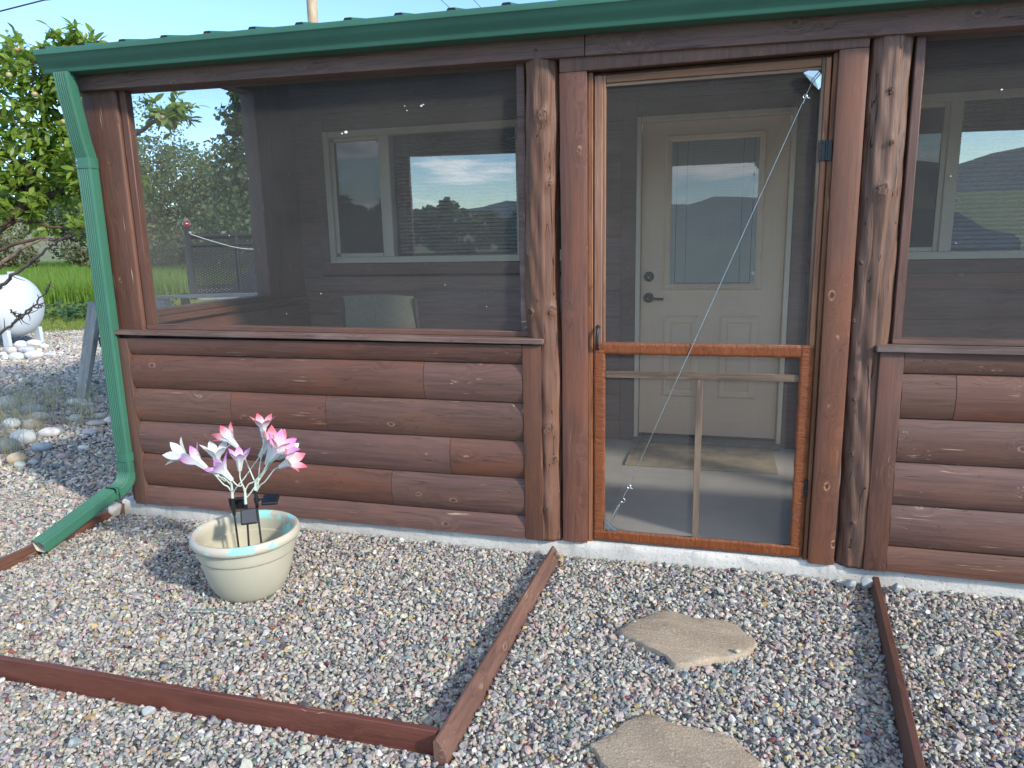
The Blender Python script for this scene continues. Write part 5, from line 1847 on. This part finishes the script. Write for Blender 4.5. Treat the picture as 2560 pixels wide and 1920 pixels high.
for k, pts in enumerate(dead):
    P = spline(pts, 7)
    P[1:-1] += RNG.normal(0, .007, P[1:-1].shape)
    parts = [tube(P, np.linspace((.024, .017, .014, .010, .007)[k], .004, len(P)), 7)]
    for j in range(2, len(P) - 1, 2):
        q = P[j]; d = np.array([RNG.uniform(-.4, 1.0), RNG.uniform(-.4, .4), RNG.uniform(-.7, .8)]) * RNG.uniform(.03, .13)
        parts.append(tube(spline([q, q + d * .5 + RNG.normal(0, .01, 3), q + d], 3), np.linspace(.0045, .002, 7), 5))
    obj('dead_branch', *merge(parts), MAT['deadbark'], at_, 180)
blobs = [((-5.75, 1.9, 2.55), (.66, .45, .66), 2300), ((-5.12, 1.95, 2.72), (.38, .35, .32), 700), ((-5.15, 1.95, 2.12), (.40, .35, .38), 800), ((-4.42, 2.2, 2.50), (.30, .22, .17), 230), ((-4.85, 2.2, 1.88), (.22, .2, .22), 150), ((-5.72, 1.8, 1.80), (.5, .38, .25), 800), ((-6.5, 2.1, 2.7), (.7, .7, .8), 900), ((-5.02, 1.9, 3.05), (.26, .2, .16), 230), ((-5.2, 1.8, 1.62), (.35, .25, .10), 60)]
LP, LD = [], []
twigs = []
allp = np.concatenate([spline(p, 6) for p in limbs[1:]])
for c, r_, n in blobs:
    c, r_ = np.array(c), np.array(r_)
    nt_ = max(6, n // 11)
    for _ in range(nt_):
        d = RNG.normal(size=3); d /= np.linalg.norm(d)
        tipp = c + r_ * d * RNG.uniform(.25, 1.05) ** .6
        near = allp[np.argsort(((allp - tipp) ** 2).sum(1))[RNG.integers(0, 5)]]
        L = np.linalg.norm(tipp - near)
        st = near + (tipp - near) * max(0, 1 - .32 / max(L, .01))
        mid = (st + tipp) / 2 + RNG.normal(0, .02, 3) + np.array([0, 0, .02])
        tpts = spline([st, mid, tipp], 5)
        twigs.append(tube(tpts, np.linspace(.0045, .0018, len(tpts)), 5))
        for k in range(11):
            f = RNG.uniform(.25, 1.0) if k else 1.0
            p = tpts[int(f * (len(tpts) - 1))]
            dr = (tipp - st) / (np.linalg.norm(tipp - st) + 1e-6) * .5 + RNG.normal(0, .55, 3) + np.array([0, 0, -.12])
            LP.append(p); LD.append(dr)
tag(obj('twigs', *merge(twigs), MAT['bark'], at_, 180), kind='stuff')
LP, LD = np.array(LP), np.array(LD)
S = RNG.uniform(.066, .112, len(LP))
UPS = RNG.normal(0, .45, LP.shape) + np.array([.25, -.2, 1.0])
M3 = rotmats(LD, UPS)
# nearest three hundred leaves as single leaves
q = LP - CAM_LOC
vis = in_frame(LP, 0, 0) & (LP[:, 0] < -4.9)
order = np.argsort(np.where(vis, q @ CF, 1e9))
big = order[:300]; rest = np.setdiff1d(np.arange(len(LP)), big)
lm = bpy.data.meshes.new('leaf')
lm.from_pydata(LV.tolist(), [], LF); lm.materials.append(MAT['leaf'])
lm.polygons.foreach_set('use_smooth', [True] * len(LF))
base = WLOC[at_.name]
for i in big:
    o = bpy.data.objects.new('leaf', lm)
    COL.objects.link(o)
    o.parent = at_
    Mx = Matrix(M3[i].tolist()).to_4x4() @ Matrix.Diagonal((S[i], S[i], S[i], 1))
    Mx.translation = Vector(LP[i]) - base
    o.matrix_local = Mx
V, F = leaf_cloud(LP[rest], M3[rest], S[rest])
tag(obj('foliage', V, F, MAT['leaf'], at_, 180), kind='stuff')
APP = [(-5.62, 1.7, 2.86), (-5.48, 1.7, 2.78), (-5.42, 1.75, 2.98), (-5.2, 1.75, 2.95), (-5.1, 1.75, 2.9), (-4.98, 1.85, 3.06), (-4.9, 1.85, 2.92), (-5.6, 1.6, 2.2), (-5.35, 1.65, 2.42), (-5.02, 1.72, 2.40), (-5.05, 1.7, 2.19), (-5.38, 1.62, 2.15), (-5.66, 1.65, 2.32), (-5.25, 1.7, 2.62), (-4.42, 2.0, 2.46), (-4.36, 2.05, 2.44), (-4.20, 2.05, 2.53), (-4.12, 2.1, 2.52), (-5.55, 1.65, 2.7), (-4.87, 1.85, 3.0)]
ap = None
for i, (x, y, z_) in enumerate(APP):
    if ap is None:
        v, f = lathe([(0, .045)] + [(.048 * math.sin(t) * (1 + .05 * math.cos(t)), .046 * math.cos(t) - (.010 if t < .5 else 0) * (1 - t * 2)) for t in np.linspace(.12, 3.02, 12)] + [(0, -.042)], (0, 0, 0), 16)
        ap = bpy.data.meshes.new('apple'); ap.from_pydata(v, [], f); ap.materials.append(MAT['apple'])
        ap.polygons.foreach_set('use_smooth', [True] * len(f))
    o = bpy.data.objects.new('apple', ap); COL.objects.link(o); o.parent = at_
    o.location = Vector((x, y, z_)) - base
    o.scale = [RNG.uniform(.38, .5)] * 3
    o.rotation_euler = (RNG.uniform(-.5, .5), RNG.uniform(-.5, .5), RNG.uniform(0, 6))

# blades
BV = np.array([(-.5, 0, 0), (.5, 0, 0), (-.42, .03, .35), (.42, .03, .35), (-.28, .13, .7), (.28, .13, .7), (0, .30, 1.0)])
BF = [[0, 1, 3, 2], [2, 3, 5, 4], [4, 5, 6]]


def clump(name, n, rad, h, wd, lean, seed, mat):
    rr = np.random.default_rng(seed)
    parts = []
    for _ in range(n):
        a = rr.uniform(0, 6.28); q = rad * math.sqrt(rr.uniform()); hh = h * rr.uniform(.55, 1.15); le = lean * rr.uniform(.2, 1.6)
        V = BV * np.array([wd, le * hh, hh])
        c, s = math.cos(a), math.sin(a)
        b = rr.uniform(0, 6.28)
        parts.append((np.column_stack([V[:, 0] * c - V[:, 1] * s + q * math.cos(b), V[:, 0] * s + V[:, 1] * c + q * math.sin(b), V[:, 2]]), BF))
    V, F = merge(parts)
    me = bpy.data.meshes.new(name); me.from_pydata(V.tolist(), [], F); me.materials.append(mat)
    return me


def ring_points(n, d0, d1, a0, a1):
    """points in a sector as seen from the camera; a in degrees left of straight ahead (+y)"""
    d = np.sqrt(RNG.uniform(d0 ** 2, d1 ** 2, n)); a = np.radians(RNG.uniform(a0, a1, n))
    return np.column_stack([-np.sin(a) * d, CAM_LOC[1] + np.cos(a) * d])


gcol = protos('grass_clump', [clump('grass_clump', 46, .30, .62, .016, 1.2, 5 + i, MAT['grass']) for i in range(4)])
P = np.concatenate([ring_points(5200, 24.0, 42, 24, 58), ring_points(2600, 42, 75, 24, 58)])
n = len(P)
rot = np.column_stack([np.zeros(n), np.zeros(n), RNG.uniform(0, 6.28, n)])
sc_ = RNG.uniform(.8, 1.5, (n, 1)) * np.ones((1, 3))
scatter('tall_grass', np.column_stack([P, np.full(n, -.19)]), rot, sc_, RNG.integers(0, 4, n), np.ones((n, 4)), gcol, 'tall bright green meadow grass beyond the lawn', 'grass')
lcol = protos('lawn_clump', [clump('lawn_clump', 60, .28, .10, .012, 1.0, 25 + i, MAT['lawn']) for i in range(3)])
P = ring_points(6500, 16.4, 25, 24, 58)
n = len(P)
rot = np.column_stack([np.zeros(n), np.zeros(n), RNG.uniform(0, 6.28, n)])
scatter('lawn', np.column_stack([P, np.full(n, -.19)]), rot, RNG.uniform(.8, 1.6, (n, 1)) * np.ones((1, 3)), RNG.integers(0, 3, n), np.ones((n, 4)), lcol, 'short yellow green lawn between gravel and meadow', 'grass')
# low dark weeds where gravel meets lawn
WV = np.array([(0, 0, 0), (.5, .4, .12), (0, 1, .1), (-.5, .4, .12)])
P = np.concatenate([np.column_stack([RNG.normal(-13.3, .9, 1500), RNG.normal(10.0, .55, 1500), RNG.uniform(-.15, .22, 1500)])])
M3 = rotmats(RNG.normal(size=P.shape), RNG.normal(0, .4, P.shape) + np.array([0, 0, 1.0]))
tag(obj('weeds', *leaf_cloud(P, M3, RNG.uniform(.05, .11, len(P)), WV, np.array([[0, 1, 2, 3]])), MAT['weed']), 'low dark green weeds along the gravel edge', 'weeds', kind='stuff')
# dry grass tufts among the stones
dcol = protos('dry_tuft', [clump('dry_tuft', 22, .10, .36, .0045, 3.2, 45 + i, MAT['straw']) for i in range(4)])
P = np.array([(-6.3, 1.95), (-6.05, 1.9), (-5.9, 1.75), (-5.75, 1.75), (-5.6, 1.6), (-5.55, 1.78), (-6.5, 2.15), (-6.1, 2.2), (-5.9, 2.25), (-5.45, 1.35), (-5.2, 1.0), (-5.25, .85), (-6.75, 2.45), (-6.0, 1.45), (-5.75, 1.35), (-6.45, 2.4), (-5.65, 2.1), (-6.2, 1.75), (-5.1, .92), (-5.35, 1.85), (-3.6, .45), (-6.6, 2.7), (-6.35, 2.85), (-7.0, 2.6)])
n = len(P)
rot = np.column_stack([np.zeros(n), np.zeros(n), RNG.uniform(0, 6.28, n)])
sz = RNG.uniform(.6, 1.15, (n, 1)); sz[20] = .35
scatter('dry_grass', np.column_stack([P, gz(P[:, 0], P[:, 1])]), rot, sz * np.ones((1, 3)), RNG.integers(0, 4, n), np.ones((n, 4)), dcol, 'dry straw coloured grass tufts among the river stones', 'dry grass')


def tree(name, label, loc, H, Wd, seed, n, leaf, mat, shape='round', z0=.15, cat='tree', group=None, trunk=True):
    rr = np.random.default_rng(seed)
    t = tag(empty(name, (loc[0], loc[1], -.19)), label, cat, group)
    if trunk: obj('trunk', *tube([(loc[0], loc[1], -.19), (loc[0] + .1, loc[1], H * .35), (loc[0], loc[1] + .1, H * .75)], [H * .03, H * .022, H * .006], 8), MAT['bark'], t, 180)
    if shape == 'round':
        nb = 26
        d = rr.normal(size=(nb, 3)); d /= np.linalg.norm(d, axis=1)[:, None]
        cc = d * rr.uniform(.35, .85, (nb, 1)) * np.array([Wd / 2, Wd / 2, H * (1 - z0) / 2]) + np.array([loc[0], loc[1], H * (z0 + (1 - z0) / 2)])
        cr = rr.uniform(.13, .24, nb) * min(Wd, H)
        k = rr.integers(0, nb, n)
        e = rr.normal(size=(n, 3)); e /= np.linalg.norm(e, axis=1)[:, None]
        P = cc[k] + e * (cr[k] * rr.uniform(.55, 1.05, n) ** .5)[:, None]
    else:
        zz = rr.uniform(0, 1, n) ** .8
        a = rr.uniform(0, 6.28, n)
        lay = .75 + .25 * np.sin(zz * 55 + 2 * np.sin(a * 3))
        rad = Wd / 2 * (1 - zz) ** .85 * rr.uniform(.25, 1, n) ** .5 * lay * (1 + .2 * np.sin(a * 5 + zz * 9))
        P = np.column_stack([loc[0] + rad * np.cos(a), loc[1] + rad * np.sin(a), H * (z0 + (1 - z0) * zz) - .12 * rad])
    P[:, 2] = np.maximum(P[:, 2], -.1)
    out = P - np.array([loc[0], loc[1], H * .45])
    M3 = rotmats(rr.normal(size=P.shape) + np.array([0, 0, -.4]), out / (np.linalg.norm(out, axis=1)[:, None] + .01) + rr.normal(0, .5, P.shape))
    obj('crown', *leaf_cloud(P, M3, leaf * rr.uniform(.6, 1.3, n), WV, np.array([[0, 1, 2, 3]])), mat, t)
    return t


FT = 'trees and shrubs beyond the meadow'
tree('willow_tree', 'rounded willow seen through the porch left of the conifer', (-33.5, 33.0), 9.4, 10.0, 1, 26000, .17, MAT['leaf_far'], z0=.0, group=FT)
tree('willow_tree', 'lower willow crown between the round willow and conifer', (-27.5, 35.0), 7.2, 8.5, 2, 22000, .17, MAT['leaf_far'], z0=.0, group=FT)
tree('willow_tree', 'willow at the far left partly behind the apple tree', (-44.0, 30.0), 8.0, 10.0, 3, 18000, .18, MAT['leaf_far'], z0=.0, group=FT)
tree('willow_tree', 'broad willow behind the left porch post', (-39.5, 36.0), 9.0, 9.0, 13, 18000, .18, MAT['leaf_far'], z0=.0, group=FT)
tree('spruce_tree', 'tall dark conifer at right edge of the porch end opening', (-16.2, 20.6), 8.2, 6.4, 4, 9000, .17, MAT['leaf_dark'], 'cone', .06, group=FT)
for i, (x, y, h, wd, lb) in enumerate([(-29.0, 27.0, 2.6, 5.0, 'grey brown shrub in front of the round willow'), (-24.0, 26.0, 2.5, 4.6, 'pale shrub behind the trailer ball'), (-19.5, 24.5, 2.9, 4.5, 'light green shrub right of the trailer ball'), (-35.0, 25.0, 2.5, 5.0, 'scrubby shrub at the meadow edge left of the post'), (-42.0, 24.0, 2.6, 6.0, 'scrubby shrub seen under the apple branches')]):
    tree('shrub', lb, (x, y), h, wd, 30 + i, 7000, .13, MAT['leaf_shrub'] if i != 2 else MAT['leaf_far'], z0=-.1, cat='shrub', group=FT, trunk=False)
# brush behind the camera, mirrored in the panes
BC = 'brush mirrored in the porch windows'
for i, (x, y, h, wd, lb) in enumerate([(-33, -27, 3.3, 9, 'dense brush mirrored at the far left pane'), (-27, -31, 3.4, 9, 'dark leafy brush mirrored left in the left window'), (-21.5, -34, 3.5, 9, 'tallest dark brush mirrored beside the left window mullion'), (-16, -36, 3.0, 8, 'brush mirrored in the middle of the left window'), (-11, -38, 2.5, 8, 'low brush mirrored right in the left window'), (-6, -40, 2.1, 8, 'lowest brush mirrored at the right end of the left window')]):
    tree('brush', lb, (x, y), h, wd, 60 + i, 7000, .24, MAT['leaf_dark'], z0=-.3, cat='brush', group=BC, trunk=False)

# car parked behind the photographer; its tail shows in the right-hand window
CX = 3.05
car = tag(empty('parked_car', (CX, -9.2, -.1)), 'dark blue car mirrored in the right hand window', 'car')
MAT['carpaint'] = flat('dark_blue_car_paint', (.025, .04, .075), .2, coat=1.0)
MAT['carglass'] = flat('dark_car_glass', (.015, .018, .02), .05, spec=.8)
cpf = [(-2.2, .30), (2.15, .30), (2.28, .45), (2.28, .80), (2.15, .95), (1.75, 1.05), (1.25, 1.36), (.6, 1.44), (-.3, 1.42), (-1.0, 1.0), (-1.9, .88), (-2.25, .70)]
V, F = prism(cpf, (CX, -10.05, -.1), (CX, -8.35, -.1), (1, 0, 0), (0, 0, 1), 6)
yc = V[:, 1] + 9.2
V[:, 1] = -9.2 + yc * np.where(V[:, 2] > .9, .82, 1.0)
obj('body', V, F, MAT['carpaint'], car, 30)
for ys in (-8.42, -9.98):
    V = [(CX + x, ys + (-.10 if ys > -9 else .10) * (z_ > 1.1), z_ - .1) for x, z_ in ((-.75, 1.02), (1.35, 1.04), (1.1, 1.32), (.5, 1.38), (-.25, 1.36))]
    obj('side_window', V, [[0, 1, 2, 3, 4]], MAT['carglass'], car)
for x in (-1.4, 1.45):
    for ys in (-8.33, -10.07):
        v, f = lathe([(0, -.09), (.2, -.1), (.31, -.09), (.33, 0), (.31, .09), (.2, .1), (0, .09)], (0, 0, 0), 20)
        obj('wheel', np.array([(CX + x + a, ys + c, .22 + b) for a, b, c in v]), f, MAT['tirerub'], car, 40)
for ys in (-8.6, -9.8): box('tail_light', CX + 2.10, CX + 2.29, ys - .16, ys + .16, .66, .80, MAT['red'], car, .02)

# utility pole and wires
po = tag(empty('utility_pole', (-13.05, 20.0, -.19)), 'pale wooden utility pole rising behind the green gutter', 'pole')
obj('pole_shaft', *tube([(-13.05, 20, -.19), (-13.05, 20, 11)], [.20, .17], 14), MAT['pole'], po, 60)
obj('crossarm', *cboxvf(-14.2, -11.9, 19.8, 19.92, 10.3, 10.42), MAT['pole'], po)
MAT['wire'] = flat('dark_cable', (.05, .045, .07), .6)
tag(obj('overhead_wire', *tube([(-19.0, 12, 7.02), (-17.09, 12, 7.195), (-15.7, 12, 7.31), (-13.05, 20, 10.2)], .018, 6), MAT['wire'], None, 60), 'dark cable crossing the sky at top left corner', 'wire')
tag(obj('overhead_wire', *tube([(-5.9, 12, 6.6), (-5.34, 12, 6.079), (-4.4, 12, 5.2)], .006, 5), MAT['wire'], None, 60), 'left one of two thin wires slanting above the gutter', 'wire')
tag(obj('overhead_wire', *tube([(-5.1, 12, 6.48), (-4.71, 12, 6.055), (-3.9, 12, 5.2)], .006, 5), MAT['wire'], None, 60), 'right one of two thin wires slanting above the gutter', 'wire')
